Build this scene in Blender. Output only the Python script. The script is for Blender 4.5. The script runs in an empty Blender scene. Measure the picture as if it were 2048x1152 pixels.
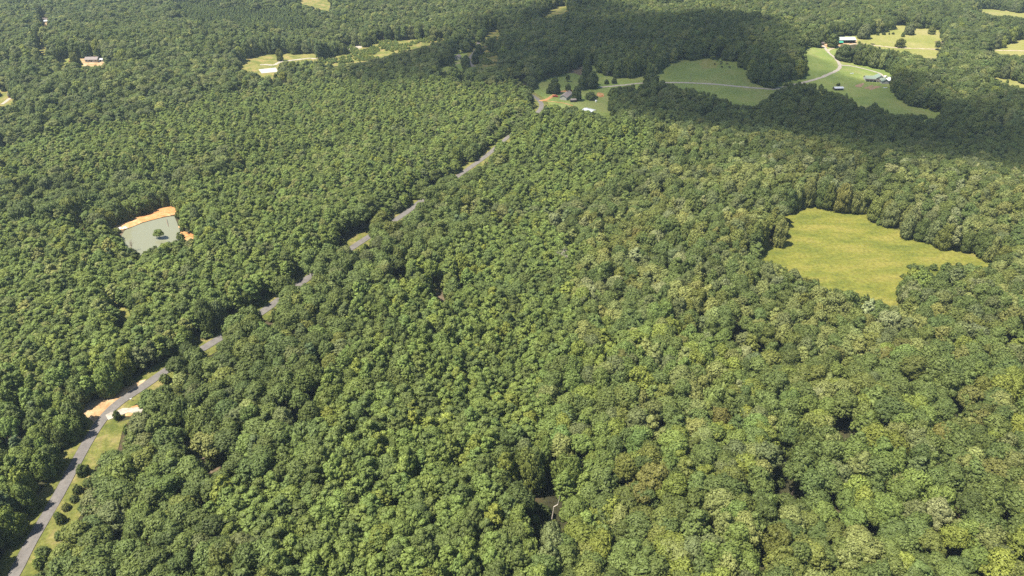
import bpy, bmesh, math, random
import numpy as np
from mathutils import Vector, Matrix
from mathutils.geometry import delaunay_2d_cdt

rng = np.random.default_rng(11)
random.seed(11)
R = math.radians
scene = bpy.context.scene
COL = scene.collection

# ------------------------------------------------------------------ camera
CAM_H = 200.0
PITCH = R(32.0)
FPX = 24.0 / 36.0 * 2048.0
cam_data = bpy.data.cameras.new("camera")
cam_data.sensor_width = 36.0
cam_data.lens = 24.0
cam_data.clip_start = 1.0
cam_data.clip_end = 30000.0
cam = bpy.data.objects.new("camera", cam_data)
COL.objects.link(cam)
cam.location = (0, 0, CAM_H)
cam.rotation_euler = (math.pi / 2 - PITCH, 0, 0)
scene.camera = cam

# ------------------------------------------------------------------ sky, sun, exposure
SUN_EL = R(63.0)
SUN_DIR_H = np.array([-0.93, -0.36])           # horizontal direction towards the sun
SUN_DIR_H /= np.linalg.norm(SUN_DIR_H)
world = bpy.data.worlds.new("World")
scene.world = world
world.use_nodes = True
wn, wl = world.node_tree.nodes, world.node_tree.links
wn.clear()
wout = wn.new("ShaderNodeOutputWorld")
wbg = wn.new("ShaderNodeBackground")
wsky = wn.new("ShaderNodeTexSky")
wsky.sky_type = 'NISHITA'
wsky.sun_disc = False
wsky.sun_elevation = SUN_EL
wsky.sun_rotation = math.atan2(SUN_DIR_H[0], SUN_DIR_H[1])
wsky.altitude = 250
wsky.air_density = 1.0
wsky.dust_density = 0.5
wsky.ozone_density = 1.6
wbg.inputs['Strength'].default_value = 0.065
wl.new(wsky.outputs[0], wbg.inputs['Color'])
wl.new(wbg.outputs[0], wout.inputs['Surface'])

sun_data = bpy.data.lights.new("sun", 'SUN')
sun_data.energy = 5.0
sun_data.angle = R(0.53)
sun_data.color = (1.0, 0.93, 0.79)
sun = bpy.data.objects.new("sun", sun_data)
COL.objects.link(sun)
sv = Vector((SUN_DIR_H[0] * math.cos(SUN_EL), SUN_DIR_H[1] * math.cos(SUN_EL), math.sin(SUN_EL)))
sun.rotation_euler = sv.to_track_quat('Z', 'Y').to_euler()
sun.location = (0, 0, 900)

vs = scene.view_settings
vs.view_transform = 'Standard'
vs.look = 'None'
vs.gamma = 1.0
vs.use_curve_mapping = False
vs.exposure = 1.35
cy = scene.cycles
cy.max_bounces = 6
cy.diffuse_bounces = 3
cy.glossy_bounces = 2
cy.transmission_bounces = 3
cy.transparent_max_bounces = 8
cy.volume_bounces = 1
cy.caustics_reflective = False
cy.caustics_refractive = False
cy.use_denoising = False

# ------------------------------------------------------------------ terrain heights
SP, CP = math.sin(PITCH), math.cos(PITCH)


def ray(u, v):
    a = (u - 1024.0) / FPX
    b = (576.0 - v) / FPX
    return np.array([a, CP + b * SP, -SP + b * CP])


def flat(u, v):
    d = ray(u, v)
    t = -CAM_H / d[2]
    return np.array([d[0] * t, d[1] * t])


def seg_dist(x, y, pts):
    best = np.full(np.shape(x), 1e9)
    for (a, b) in zip(pts[:-1], pts[1:]):
        ax, ay = a
        bx, by = b
        dx, dy = bx - ax, by - ay
        t = np.clip(((x - ax) * dx + (y - ay) * dy) / (dx * dx + dy * dy), 0, 1)
        best = np.minimum(best, np.hypot(x - ax - t * dx, y - ay - t * dy))
    return best


_ridge = [flat(1120, 275), flat(1400, 320), flat(1700, 360), flat(2048, 440)]
_vale = [flat(1330, 240), flat(1650, 270), flat(2048, 320)]
_lvale = [flat(-100, 440), flat(200, 415), flat(470, 355)]
_hill = flat(1430, 112)
_hill2 = flat(330, 110)
_hill3 = flat(1850, 70)
_draw = [flat(1180, 1100), flat(1120, 900), flat(1000, 690)]


def height(x, y):
    x = np.asarray(x, float)
    y = np.asarray(y, float)
    h = 3.2 * np.sin(x / 115 + 0.6) * np.cos(y / 140 + 0.3) + 2.2 * np.sin((x + 0.7 * y) / 71 + 1.1) \
        + 1.3 * np.sin((x - y) / 43 + 0.4)
    h += 8.5 * np.exp(-(seg_dist(x, y, _ridge) / 55) ** 2)
    h -= 9.0 * np.exp(-(seg_dist(x, y, _vale) / 60) ** 2)
    h -= 9.0 * np.exp(-(seg_dist(x, y, _lvale) / 38) ** 2)
    h -= 5.0 * np.exp(-(seg_dist(x, y, _draw) / 22) ** 2)
    h += 13.0 * np.exp(-(((x - _hill[0]) / 110) ** 2 + ((y - _hill[1]) / 120) ** 2))
    h += 12.0 * np.exp(-(((x - _hill2[0]) / 170) ** 2 + ((y - _hill2[1]) / 110) ** 2))
    h += 9.0 * np.exp(-(((x - _hill3[0]) / 150) ** 2 + ((y - _hill3[1]) / 120) ** 2))
    fade = np.clip((2600 - np.hypot(x, y - 600)) / 900, 0, 1)
    return h * fade


XS = np.concatenate([-np.array([12000, 9000, 6500, 4500, 3200, 2400, 1900, 1600, 1400.]), np.arange(-1250, 1251, 5.0),
                     np.array([1400., 1600, 1900, 2400, 3200, 4500, 6500, 9000, 12000])])
YS = np.concatenate([np.array([-6000., -3500, -2000, -1000, -500, -250, -100, 0, 50]), np.arange(80, 1581, 5.0),
                     np.array([1620., 1700, 1850, 2100, 2500, 3200, 4500, 6500, 9000, 12000])])
ZG = height(*np.meshgrid(XS, YS))


def ground(x, y):
    x = np.asarray(x, float)
    y = np.asarray(y, float)
    i = np.clip(np.searchsorted(XS, x) - 1, 0, len(XS) - 2)
    j = np.clip(np.searchsorted(YS, y) - 1, 0, len(YS) - 2)
    fx = (x - XS[i]) / (XS[i + 1] - XS[i])
    fy = (y - YS[j]) / (YS[j + 1] - YS[j])
    return (ZG[j, i] * (1 - fx) * (1 - fy) + ZG[j, i + 1] * fx * (1 - fy)
            + ZG[j + 1, i] * (1 - fx) * fy + ZG[j + 1, i + 1] * fx * fy)


_T = np.geomspace(100, 9000, 700)


def at(u, v):
    """ground point seen at photo pixel (u, v) of the 2048 x 1152 frame"""
    d = ray(u, v)
    z = CAM_H + _T * d[2] - ground(_T * d[0], _T * d[1])
    k = int(np.argmax(z < 0))
    if k == 0:
        k = len(_T) - 1
    lo, hi = _T[k - 1], _T[k]
    for _ in range(30):
        m = 0.5 * (lo + hi)
        if CAM_H + m * d[2] > ground(m * d[0], m * d[1]):
            lo = m
        else:
            hi = m
    x, y = lo * d[0], lo * d[1]
    return np.array([x, y, float(ground(x, y))])


def project(x, y, z):
    dy, dz = y, z - CAM_H
    depth = dy * CP - dz * SP
    up = dy * SP + dz * CP
    return 1024 + FPX * x / depth, 576 - FPX * up / depth, depth


# ------------------------------------------------------------------ helpers: objects
def link(o):
    COL.objects.link(o)
    return o


def mesh_obj(name, verts, faces, mat=None, parent=None, smooth=False):
    me = bpy.data.meshes.new(name)
    me.from_pydata([tuple(map(float, v)) for v in verts], [], [tuple(map(int, f)) for f in faces])
    me.update()
    if smooth:
        me.polygons.foreach_set('use_smooth', [True] * len(me.polygons))
    if mat:
        me.materials.append(mat)
    o = bpy.data.objects.new(name, me)
    if parent is not None:
        o.parent = parent
    return link(o)


def bm_obj(name, bm, mat=None, parent=None, smooth=False):
    me = bpy.data.meshes.new(name)
    bm.to_mesh(me)
    bm.free()
    if smooth:
        me.polygons.foreach_set('use_smooth', [True] * len(me.polygons))
    if mat:
        me.materials.append(mat)
    o = bpy.data.objects.new(name, me)
    if parent is not None:
        o.parent = parent
    return link(o)


def tag(o, label=None, cat=None, group=None, kind=None):
    if label:
        o['label'] = label
    if cat:
        o['category'] = cat
    if group:
        o['group'] = group
    if kind:
        o['kind'] = kind
    return o


def thing(name, label, cat, loc, rz=0.0, group=None):
    o = bpy.data.objects.new(name, None)
    o.empty_display_size = 1.0
    o.location = tuple(map(float, loc))
    o.rotation_euler = (0, 0, rz)
    link(o)
    return tag(o, label, cat, group)


def box(bm, x0, x1, y0, y1, z0, z1):
    v = [bm.verts.new(p) for p in ((x0, y0, z0), (x1, y0, z0), (x1, y1, z0), (x0, y1, z0),
                                   (x0, y0, z1), (x1, y0, z1), (x1, y1, z1), (x0, y1, z1))]
    for f in ((3, 2, 1, 0), (4, 5, 6, 7), (0, 1, 5, 4), (1, 2, 6, 5), (2, 3, 7, 6), (3, 0, 4, 7)):
        bm.faces.new([v[i] for i in f])


def box_obj(name, dims, mat, parent, bevel=0.0):
    bm = bmesh.new()
    box(bm, *dims)
    if bevel:
        bmesh.ops.bevel(bm, geom=bm.edges[:], offset=bevel, segments=1, affect='EDGES')
    return bm_obj(name, bm, mat, parent)


def tube(verts, faces, p0, p1, r0, r1, n=6):
    p0 = np.asarray(p0, float)
    p1 = np.asarray(p1, float)
    d = p1 - p0
    d /= np.linalg.norm(d) + 1e-9
    a = np.cross(d, [0.3, 0.9, 0.1])
    a /= np.linalg.norm(a) + 1e-9
    b = np.cross(d, a)
    k = len(verts)
    for p, r in ((p0, r0), (p1, r1)):
        for i in range(n):
            t = 2 * math.pi * i / n
            verts.append(p + r * (math.cos(t) * a + math.sin(t) * b))
    for i in range(n):
        j = (i + 1) % n
        faces.append((k + i, k + j, k + n + j, k + n + i))
    faces.append(tuple(k + n + i for i in range(n)))


# ------------------------------------------------------------------ materials
def new_mat(name):
    m = bpy.data.materials.new(name)
    m.use_nodes = True
    nt = m.node_tree
    nt.nodes.clear()
    out = nt.nodes.new("ShaderNodeOutputMaterial")
    return m, nt, nt.nodes, nt.links, out


def lin(r, g, b):
    f = lambda c: (c / 255 / 12.92) if c <= 10 else ((c / 255 + 0.055) / 1.055) ** 2.4
    return (f(r), f(g), f(b), 1.0)


def noise_mat(name, cols, scale=0.1, detail=6, rough=0.9, spec=0.2, stretch=None, rot=0.0, fine=None, bump=0.0, obj_space=False, lo=0.35, hi=0.65):
    """colour ramp over world noise, optionally stretched, times a finer noise"""
    m, nt, n, l, out = new_mat(name)
    bs = n.new("ShaderNodeBsdfPrincipled")
    bs.inputs['Roughness'].default_value = rough
    bs.inputs['Specular IOR Level'].default_value = spec
    l.new(bs.outputs[0], out.inputs['Surface'])
    if obj_space:
        geo = n.new("ShaderNodeTexCoord")
        pos = geo.outputs['Object']
    else:
        geo = n.new("ShaderNodeNewGeometry")
        pos = geo.outputs['Position']
    mp = n.new("ShaderNodeMapping")
    mp.inputs['Rotation'].default_value = (0, 0, rot)
    mp.inputs['Scale'].default_value = stretch or (1, 1, 1)
    l.new(pos, mp.inputs['Vector'])
    nz = n.new("ShaderNodeTexNoise")
    nz.inputs['Scale'].default_value = scale
    nz.inputs['Detail'].default_value = detail
    nz.inputs['Roughness'].default_value = 0.62
    l.new(mp.outputs[0], nz.inputs['Vector'])
    rp = n.new("ShaderNodeValToRGB")
    els = rp.color_ramp.elements
    while len(els) < len(cols):
        els.new(0.5)
    for i, c in enumerate(cols):
        els[i].position = lo + (hi - lo) * i / max(1, len(cols) - 1)
        els[i].color = (*c[:3], 1)
    l.new(nz.outputs['Fac'], rp.inputs['Fac'])
    colr = rp.outputs['Color']
    if fine:
        nf = n.new("ShaderNodeTexNoise")
        nf.inputs['Scale'].default_value = fine[0]
        nf.inputs['Detail'].default_value = 4
        nf.inputs['Roughness'].default_value = 0.7
        l.new(pos, nf.inputs['Vector'])
        mr = n.new("ShaderNodeMapRange")
        mr.inputs['From Min'].default_value = 0.3
        mr.inputs['From Max'].default_value = 0.7
        mr.inputs['To Min'].default_value = 1 - fine[1]
        mr.inputs['To Max'].default_value = 1 + fine[1]
        l.new(nf.outputs['Fac'], mr.inputs['Value'])
        mx = n.new("ShaderNodeMix")
        mx.data_type = 'RGBA'
        mx.blend_type = 'MULTIPLY'
        mx.inputs['Factor'].default_value = 1.0
        l.new(colr, mx.inputs['A'])
        l.new(mr.outputs[0], mx.inputs['B'])
        colr = mx.outputs['Result']
        if bump:
            bp = n.new("ShaderNodeBump")
            bp.inputs['Strength'].default_value = 1.0
            bp.inputs['Distance'].default_value = bump
            l.new(nf.outputs['Fac'], bp.inputs['Height'])
            l.new(bp.outputs[0], bs.inputs['Normal'])
    l.new(colr, bs.inputs['Base Color'])
    return m


def leaf_mat(name, translucency=0.32):
    m, nt, n, l, out = new_mat(name)
    at_ = n.new("ShaderNodeAttribute")
    at_.attribute_type = 'INSTANCER'
    at_.attribute_name = 'tint'
    geo = n.new("ShaderNodeNewGeometry")
    mr = n.new("ShaderNodeMapRange")
    mr.inputs['To Min'].default_value = 0.72
    mr.inputs['To Max'].default_value = 1.28
    l.new(geo.outputs['Random Per Island'], mr.inputs['Value'])
    mx = n.new("ShaderNodeMix")
    mx.data_type = 'RGBA'
    mx.blend_type = 'MULTIPLY'
    mx.inputs['Factor'].default_value = 1.0
    l.new(at_.outputs['Color'], mx.inputs['A'])
    l.new(mr.outputs[0], mx.inputs['B'])
    bs = n.new("ShaderNodeBsdfPrincipled")
    bs.inputs['Roughness'].default_value = 0.6
    bs.inputs['Specular IOR Level'].default_value = 0.22
    l.new(mx.outputs['Result'], bs.inputs['Base Color'])
    hs = n.new("ShaderNodeHueSaturation")
    hs.inputs['Hue'].default_value = 0.485
    hs.inputs['Saturation'].default_value = 1.1
    hs.inputs['Value'].default_value = 1.15
    l.new(mx.outputs['Result'], hs.inputs['Color'])
    tr = n.new("ShaderNodeBsdfTranslucent")
    l.new(hs.outputs[0], tr.inputs['Color'])
    ms = n.new("ShaderNodeMixShader")
    ms.inputs[0].default_value = translucency
    l.new(bs.outputs[0], ms.inputs[1])
    l.new(tr.outputs[0], ms.inputs[2])
    l.new(ms.outputs[0], out.inputs['Surface'])
    return m


M = {}
M['leaf'] = leaf_mat('leaf')
M['needle'] = leaf_mat('needle', 0.15)
M['bark'] = noise_mat('bark', [(.05, .04, .03), (.12, .10, .08)], 3.0, obj_space=True, stretch=(1, 1, .3))
M['dead_wood'] = noise_mat('dead_wood', [(.30, .26, .22), (.46, .42, .37)], 2.0, obj_space=True)
M['brown_wood'] = noise_mat('brown_wood', [(.16, .10, .07), (.28, .19, .13)], 2.0, obj_space=True)
M['floor'] = noise_mat('forest_floor', [(.022, .020, .010), (.035, .036, .014), (.060, .044, .024)], 0.08, fine=(1.3, .5))
M['hay_grass'] = noise_mat('hay_grass', [(0.080, 0.095, 0.015), (0.118, 0.122, 0.020), (0.154, 0.141, 0.031)], 0.035, detail=9, stretch=(1.0, 2.6, 1), rot=R(-25), fine=(0.55, .34), bump=0.3, lo=.36, hi=.64)
M['dark_grass'] = noise_mat('pasture_grass', [(0.109, 0.151, 0.036), (0.141, 0.178, 0.044), (0.182, 0.193, 0.065)], 0.03, detail=8, fine=(0.4, .22), bump=0.15)
M['dry_grass'] = noise_mat('dry_grass', [(0.144, 0.157, 0.037), (0.181, 0.181, 0.052), (0.209, 0.190, 0.075)], 0.03, detail=8, fine=(0.4, .2))
M['verge'] = noise_mat('verge_grass', [(0.067, 0.082, 0.015), (0.105, 0.110, 0.025), (0.168, 0.143, 0.053)], 0.16, detail=8, fine=(0.9, .35), bump=0.2)
M['scrub'] = noise_mat('scrub_grass', [(0.079, 0.098, 0.020), (0.139, 0.139, 0.035), (0.213, 0.163, 0.065)], 0.09, detail=8, fine=(0.5, .3), bump=0.2)
M['asphalt'] = noise_mat('asphalt', [(0.094, 0.085, 0.081), (0.119, 0.110, 0.104), (0.144, 0.131, 0.122)], 0.35, fine=(2.5, .18), rough=0.85, lo=.3, hi=.7)
M['gravel'] = noise_mat('gravel', [(0.239, 0.209, 0.173), (0.339, 0.310, 0.268)], 0.5, fine=(2.5, .18))
M['track'] = noise_mat('dirt_track', [(0.253, 0.199, 0.131), (0.383, 0.321, 0.238)], 0.2, fine=(1.0, .2))
M['clay'] = noise_mat('red_clay', [(0.270, 0.117, 0.041), (0.360, 0.184, 0.072), (0.414, 0.252, 0.126)], 0.13, detail=9, fine=(0.7, .3), bump=0.2)
M['sand'] = noise_mat('sandy_clay', [(0.243, 0.141, 0.064), (0.320, 0.217, 0.115), (0.371, 0.281, 0.179)], 0.2, detail=8, fine=(1.3, .25))
M['soil'] = noise_mat('garden_soil', [(0.180, 0.117, 0.072), (0.306, 0.198, 0.126)], 0.4, fine=(2, .2))
M['mud'] = noise_mat('mud', [(.075, .058, .036), (.13, .098, .064)], 0.3, fine=(1, .3))
M['concrete'] = noise_mat('concrete', [(0.318, 0.301, 0.272), (0.382, 0.364, 0.335)], 0.3, fine=(2, .08))


def flat_mat(name, col, rough=0.7, spec=0.3, metal=0.0, var=0.12, scale=0.8):
    return noise_mat(name, [tuple(c * (1 - var) for c in col), tuple(min(1, c * (1 + var)) for c in col)], scale, rough=rough, spec=spec, obj_space=True)


def ribbed_mat(name, col, pitch=0.6, rough=0.45, axis=0):
    m = flat_mat(name, col, rough, 0.5, var=0.07, scale=0.4)
    n, l = m.node_tree.nodes, m.node_tree.links
    bs = next(x for x in n if x.type == 'BSDF_PRINCIPLED')
    tc = n.new("ShaderNodeTexCoord")
    wv = n.new("ShaderNodeTexWave")
    wv.bands_direction = 'XYZ'[axis]
    wv.inputs['Scale'].default_value = 0.314 / pitch
    l.new(tc.outputs['Object'], wv.inputs['Vector'])
    bp = n.new("ShaderNodeBump")
    bp.inputs['Distance'].default_value = 0.05
    l.new(wv.outputs['Fac'], bp.inputs['Height'])
    l.new(bp.outputs[0], bs.inputs['Normal'])
    return m


M['white_metal'] = ribbed_mat('white_metal_roof', (.44, .46, .50))
M['pale_metal'] = ribbed_mat('pale_metal_roof', (.36, .43, .38))
M['green_metal'] = ribbed_mat('green_metal_roof', (.035, .26, .17))
M['sage_roof'] = ribbed_mat('sage_roof', (.15, .19, .15))
M['shingle'] = flat_mat('shingle_roof', (.20, .17, .165), 0.95, scale=2.5, var=.25)
M['brown_roof'] = flat_mat('brown_roof', (.10, .082, .076), 0.9, scale=2.5, var=.25)
M['siding'] = flat_mat('pale_siding', (.44, .42, .38))
M['white_siding'] = flat_mat('white_siding', (.66, .65, .62))
M['brick'] = flat_mat('brick_wall', (.26, .13, .10), scale=3)
M['grey_wall'] = flat_mat('grey_wall', (.30, .29, .30))
M['dark_wood'] = flat_mat('dark_wood', (.045, .035, .03))
M['red_paint'] = flat_mat('red_paint', (.33, .04, .035), 0.35, 0.5)
M['white_paint'] = flat_mat('white_paint', (.78, .78, .78), 0.35, 0.5, var=.04)
M['black_paint'] = flat_mat('black_paint', (.02, .021, .024), 0.35, 0.5)
M['glass'] = flat_mat('dark_glass', (.02, .025, .03), 0.08, 0.6)
M['rubber'] = flat_mat('rubber', (.018, .018, .018), 0.9)
M['pole_wood'] = flat_mat('pole_wood', (.30, .26, .22))
M['rock'] = flat_mat('rock', (.55, .52, .47), 0.9, scale=1.5, var=.3)
M['cow_hide'] = flat_mat('cow_hide', (.018, .015, .013), 0.7)

# water: silty pond
m, nt, n, l, out = new_mat('pond_water')
bs = n.new("ShaderNodeBsdfPrincipled")
bs.inputs['Base Color'].default_value = (.160, .165, .112, 1)
bs.inputs['Roughness'].default_value = 0.12
bs.inputs['IOR'].default_value = 1.33
geo = n.new("ShaderNodeNewGeometry")
nz = n.new("ShaderNodeTexNoise")
nz.inputs['Scale'].default_value = 1.3
nz.inputs['Detail'].default_value = 3
l.new(geo.outputs['Position'], nz.inputs['Vector'])
bp = n.new("ShaderNodeBump")
bp.inputs['Distance'].default_value = 0.012
l.new(nz.outputs['Fac'], bp.inputs['Height'])
l.new(bp.outputs[0], bs.inputs['Normal'])
l.new(bs.outputs[0], out.inputs['Surface'])
M['water'] = m

# ------------------------------------------------------------------ ground
gx, gy = np.meshgrid(XS, YS)
gv = np.stack([gx.ravel(), gy.ravel(), ZG.ravel()], 1)
nx, ny = len(XS), len(YS)
ii = (np.arange(ny - 1)[:, None] * nx + np.arange(nx - 1)[None, :]).ravel()
gf = np.stack([ii, ii + 1, ii + 1 + nx, ii + nx], 1)
me = bpy.data.meshes.new("ground")
me.vertices.add(len(gv))
me.vertices.foreach_set('co', gv.ravel())
me.loops.add(gf.size)
me.loops.foreach_set('vertex_index', gf.ravel().astype(np.int32))
me.polygons.add(len(gf))
me.polygons.foreach_set('loop_start', np.arange(0, gf.size, 4, dtype=np.int32))
me.polygons.foreach_set('use_smooth', np.ones(len(gf), bool))
me.update(calc_edges=True)
me.materials.append(M['floor'])
tag(link(bpy.data.objects.new("ground", me)), kind='structure')


def in_poly(px, py, poly):
    px = np.asarray(px, float)
    py = np.asarray(py, float)
    inside = np.zeros(px.shape, bool)
    n_ = len(poly)
    for i in range(n_):
        x1, y1 = poly[i][:2]
        x2, y2 = poly[(i + 1) % n_][:2]
        if y1 == y2:
            continue
        c = (y1 > py) != (y2 > py)
        inside ^= c & (px < (x2 - x1) * (py - y1) / (y2 - y1) + x1)
    return inside


def sheet(name, poly_px, mat, off=0.10, grow=1.0, step=4.0, level=None, wobble=0.0, label=None):
    """a patch of ground cover laid on the terrain, outline given by its corners in the photograph"""
    g = np.array([at(u, v)[:2] for u, v in poly_px])
    c = g.mean(0)
    g = c + (g - c) * grow
    edge = []
    for a, b in zip(g, np.roll(g, -1, 0)):
        k = max(1, int(np.linalg.norm(b - a) / step))
        for t in range(k):
            p = a + (b - a) * t / k
            if wobble:
                p = p + rng.normal(0, wobble, 2)
            edge.append(p)
    edge = np.array(edge)
    xs = np.arange(edge[:, 0].min() + step / 2, edge[:, 0].max(), step)
    ys = np.arange(edge[:, 1].min() + step / 2, edge[:, 1].max(), step)
    X, Y = np.meshgrid(xs, ys)
    ins = in_poly(X, Y, edge)
    pts = [Vector(p) for p in edge] + [Vector((a, b)) for a, b in zip(X[ins], Y[ins])]
    ne = len(edge)
    res = delaunay_2d_cdt(pts, [(i, (i + 1) % ne) for i in range(ne)], [], 1, 1e-4)
    vv = np.array([(p[0], p[1]) for p in res[0]])
    z = (ground(vv[:, 0], vv[:, 1]) if level is None else np.full(len(vv), level)) + off
    faces = [tuple(f) for f in res[2]]
    cen = np.array([vv[list(f)].mean(0) for f in faces])
    keep = in_poly(cen[:, 0], cen[:, 1], edge)
    faces = [f for f, k in zip(faces, keep) if k]
    o = mesh_obj(name, np.column_stack([vv, z]), faces, mat, smooth=True)
    return tag(o, label, kind='structure')


def smooth_line(pts, step=3.0):
    p = np.array(pts, float)
    P = np.vstack([2 * p[0] - p[1], p, 2 * p[-1] - p[-2]])
    outp = []
    for i in range(1, len(P) - 2):
        k = max(2, int(np.linalg.norm(P[i + 1] - P[i]) / step))
        for j in range(k):
            t = j / k
            outp.append(0.5 * ((2 * P[i]) + (-P[i - 1] + P[i + 1]) * t + (2 * P[i - 1] - 5 * P[i] + 4 * P[i + 1] - P[i + 2]) * t * t
                               + (-P[i - 1] + 3 * P[i] - 3 * P[i + 1] + P[i + 2]) * t ** 3))
    outp.append(p[-1])
    return np.array(outp)


def ribbon(name, px, width, mat, off=0.16, px_space=True, wob=0.0):
    pts = np.array([at(u, v)[:2] for u, v in px]) if px_space else np.array(px)
    c = smooth_line(pts)
    d = np.gradient(c, axis=0)
    d /= np.linalg.norm(d, axis=1)[:, None] + 1e-9
    nrm = np.stack([-d[:, 1], d[:, 0]], 1)
    rows = []
    for s in (-0.5, -0.2, 0.2, 0.5):
        w = width * s
        q = c + nrm * (w + (rng.normal(0, wob, (len(c), 1)) if abs(s) == 0.5 else 0))
        z = ground(q[:, 0], q[:, 1]) + off + (0.05 if abs(s) < .4 else 0)
        rows.append(np.column_stack([q, z]))
    k = len(c)
    vv = np.vstack(rows)
    ff = [(r * k + i, r * k + i + 1, (r + 1) * k + i + 1, (r + 1) * k + i) for r in range(3) for i in range(k - 1)]
    ff = [f[::-1] for f in ff]
    o = mesh_obj(name, vv, ff, mat, smooth=True)
    tag(o, kind='structure')
    return c


# ------------------------------------------------------------------ roads, fields, pond (outlines read off the photograph)
ROAD = [(-40, 1260), (28, 1150), (62, 1085), (112, 1000), (150, 930), (178, 880), (206, 838), (238, 806), (292, 770), (338, 738), (415, 692), (480, 652),
        (535, 617), (617, 556), (716, 488), (806, 430), (850, 397), (925, 346), (975, 310), (1014, 276), (1052, 246), (1076, 224), (1083, 212), (1078, 201), (1062, 190),
        (1020, 166), (980, 150), (946, 133), (938, 120), (946, 108), (956, 95), (957, 84), (962, 74)]
road_c = ribbon("asphalt_road", ROAD, 4.4, M['asphalt'], 0.22)
ribbon("gravel_driveway", [(214, 836), (235, 827), (258, 821), (285, 823)], 3.6, M['gravel'], 0.27, wob=0.3)
FIELD = [(1574, 417), (1600, 419), (1637, 419), (1680, 428), (1723, 436), (1794, 470), (1860, 490), (1925, 508), (1982, 522), (1976, 529), (1925, 524), (1868, 527), (1857, 527),
         (1840, 523), (1815, 528), (1797, 545), (1794, 570), (1800, 600), (1800, 617), (1791, 618), (1765, 603), (1740, 586), (1700, 580), (1665, 574), (1622, 549), (1585, 536), (1522, 516), (1530, 500), (1556, 490), (1590, 472), (1585, 456), (1577, 432)]
FIELD_G = [(1560, 408), (1600, 410), (1640, 410), (1690, 418), (1740, 430), (1800, 460), (1870, 480), (1930, 500), (2000, 520), (1990, 560), (1900, 560), (1880, 600), (1860, 680), (1790, 680), (1700, 640), (1600, 600), (1500, 545), (1500, 505), (1545, 480), (1560, 440)]
sheet("hay_meadow", FIELD_G, M['hay_grass'], 0.10, step=5)
POND_CLEAR = [(228, 450), (262, 438), (300, 424), (315, 415), (350, 409), (353, 428), (347, 432), (360, 464), (374, 465), (391, 473), (382, 478), (362, 474), (358, 476), (330, 484), (305, 495), (275, 501), (250, 490), (245, 484), (250, 470), (238, 461)]
pond_z = min(at(u, v)[2] for u, v in [(260, 460), (345, 440), (350, 470), (270, 492), (300, 465)]) + 0.1
WATER = [(246, 462), (285, 446), (318, 437), (348, 431), (356, 450), (366, 474), (340, 492), (318, 505), (280, 518), (240, 510), (236, 486)]


def level_pt(u, v, z):
    d = ray(u, v)
    t = (z - CAM_H) / d[2]
    return np.array([d[0] * t, d[1] * t])


# the pond basin: press the terrain down under the water, raise the dam crest behind it
wpoly = np.array([level_pt(u, v, pond_z) for u, v in WATER])
gxf, gyf = gv[:, 0], gv[:, 1]
near = (np.abs(gxf - wpoly[:, 0].mean()) < 120) & (np.abs(gyf - wpoly[:, 1].mean()) < 120)
idx = np.where(near)[0]
inw = in_poly(gxf[idx], gyf[idx], wpoly)
dist = np.min(np.stack([np.array(seg_dist(gxf[idx], gyf[idx], [wpoly[i], wpoly[(i + 1) % len(wpoly)]])) for i in range(len(wpoly))]), 0)
zn = gv[idx, 2].copy()
zn = np.where(inw, pond_z - 0.25 - np.minimum(dist * 0.12, 1.5), zn)
bl = np.clip(1 - dist / 14, 0, 1)
zn = np.where(~inw, zn * (1 - bl) + (pond_z + np.minimum(dist * 0.16, 1.6)) * bl, zn)
gv[idx, 2] = zn
ZG = gv[:, 2].reshape(ny, nx)
gm = bpy.data.objects["ground"].data
gm.vertices.foreach_set('co', gv.ravel())
gm.update()
wo = mesh_obj("pond_water", [(p[0], p[1], pond_z) for p in wpoly], [tuple(range(len(wpoly)))], M['water'])
tag(wo, kind='structure')
sheet("clay_dam", [(218, 456), (232, 447), (262, 436), (300, 422), (312, 413), (352, 408), (372, 404), (372, 424), (350, 430), (318, 437), (285, 446), (248, 460), (234, 462)], M['clay'], 0.45, step=3, wobble=.15)
sheet("pond_shore", [(356, 450), (366, 462), (395, 470), (400, 478), (372, 484), (362, 474)], M['clay'], 0.12, step=3, wobble=.4)
sheet("mud_bank", [(249, 459), (236, 461), (228, 486), (232, 512), (262, 522), (244, 492)], M['mud'], 0.12, step=3, wobble=.3)
sheet("clay_clearing", [(140, 444), (186, 441), (192, 462), (146, 464)], M['clay'], 0.12, step=3)
# sandy pull-off and verges at the bend of the road
sheet("sandy_pulloff", [(160, 812), (200, 795), (240, 778), (268, 766), (292, 757), (280, 778), (245, 800), (212, 830), (192, 862), (176, 880), (186, 845), (166, 826)], M['sand'], 0.15, step=3, wobble=.35)
sheet("sandy_shoulder", [(252, 826), (262, 815), (276, 810), (280, 830), (268, 833), (250, 834)], M['clay'], 0.15, step=3, wobble=.35)
verge_side = np.array(road_c)
_d = np.gradient(verge_side, axis=0)
_d /= np.linalg.norm(_d, axis=1)[:, None]
_n = np.stack([-_d[:, 1], _d[:, 0]], 1)
for nm, s0, s1 in (("road_verge", 2.35, 7.5), ("road_verge", -2.35, -7.0)):
    rows = []
    for s in np.linspace(s0, s1, 4):
        q = verge_side + _n * s
        rows.append(np.column_stack([q, ground(q[:, 0], q[:, 1]) + 0.12]))
    k = len(verge_side)
    ff = [(r * k + i, r * k + i + 1, (r + 1) * k + i + 1, (r + 1) * k + i) for r in range(3) for i in range(k - 1)]
    if s1 < 0:
        ff = [f[::-1] for f in ff]
    tag(mesh_obj(nm, np.vstack(rows), [f[::-1] for f in ff], M['verge'], smooth=True), kind='structure')
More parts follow.
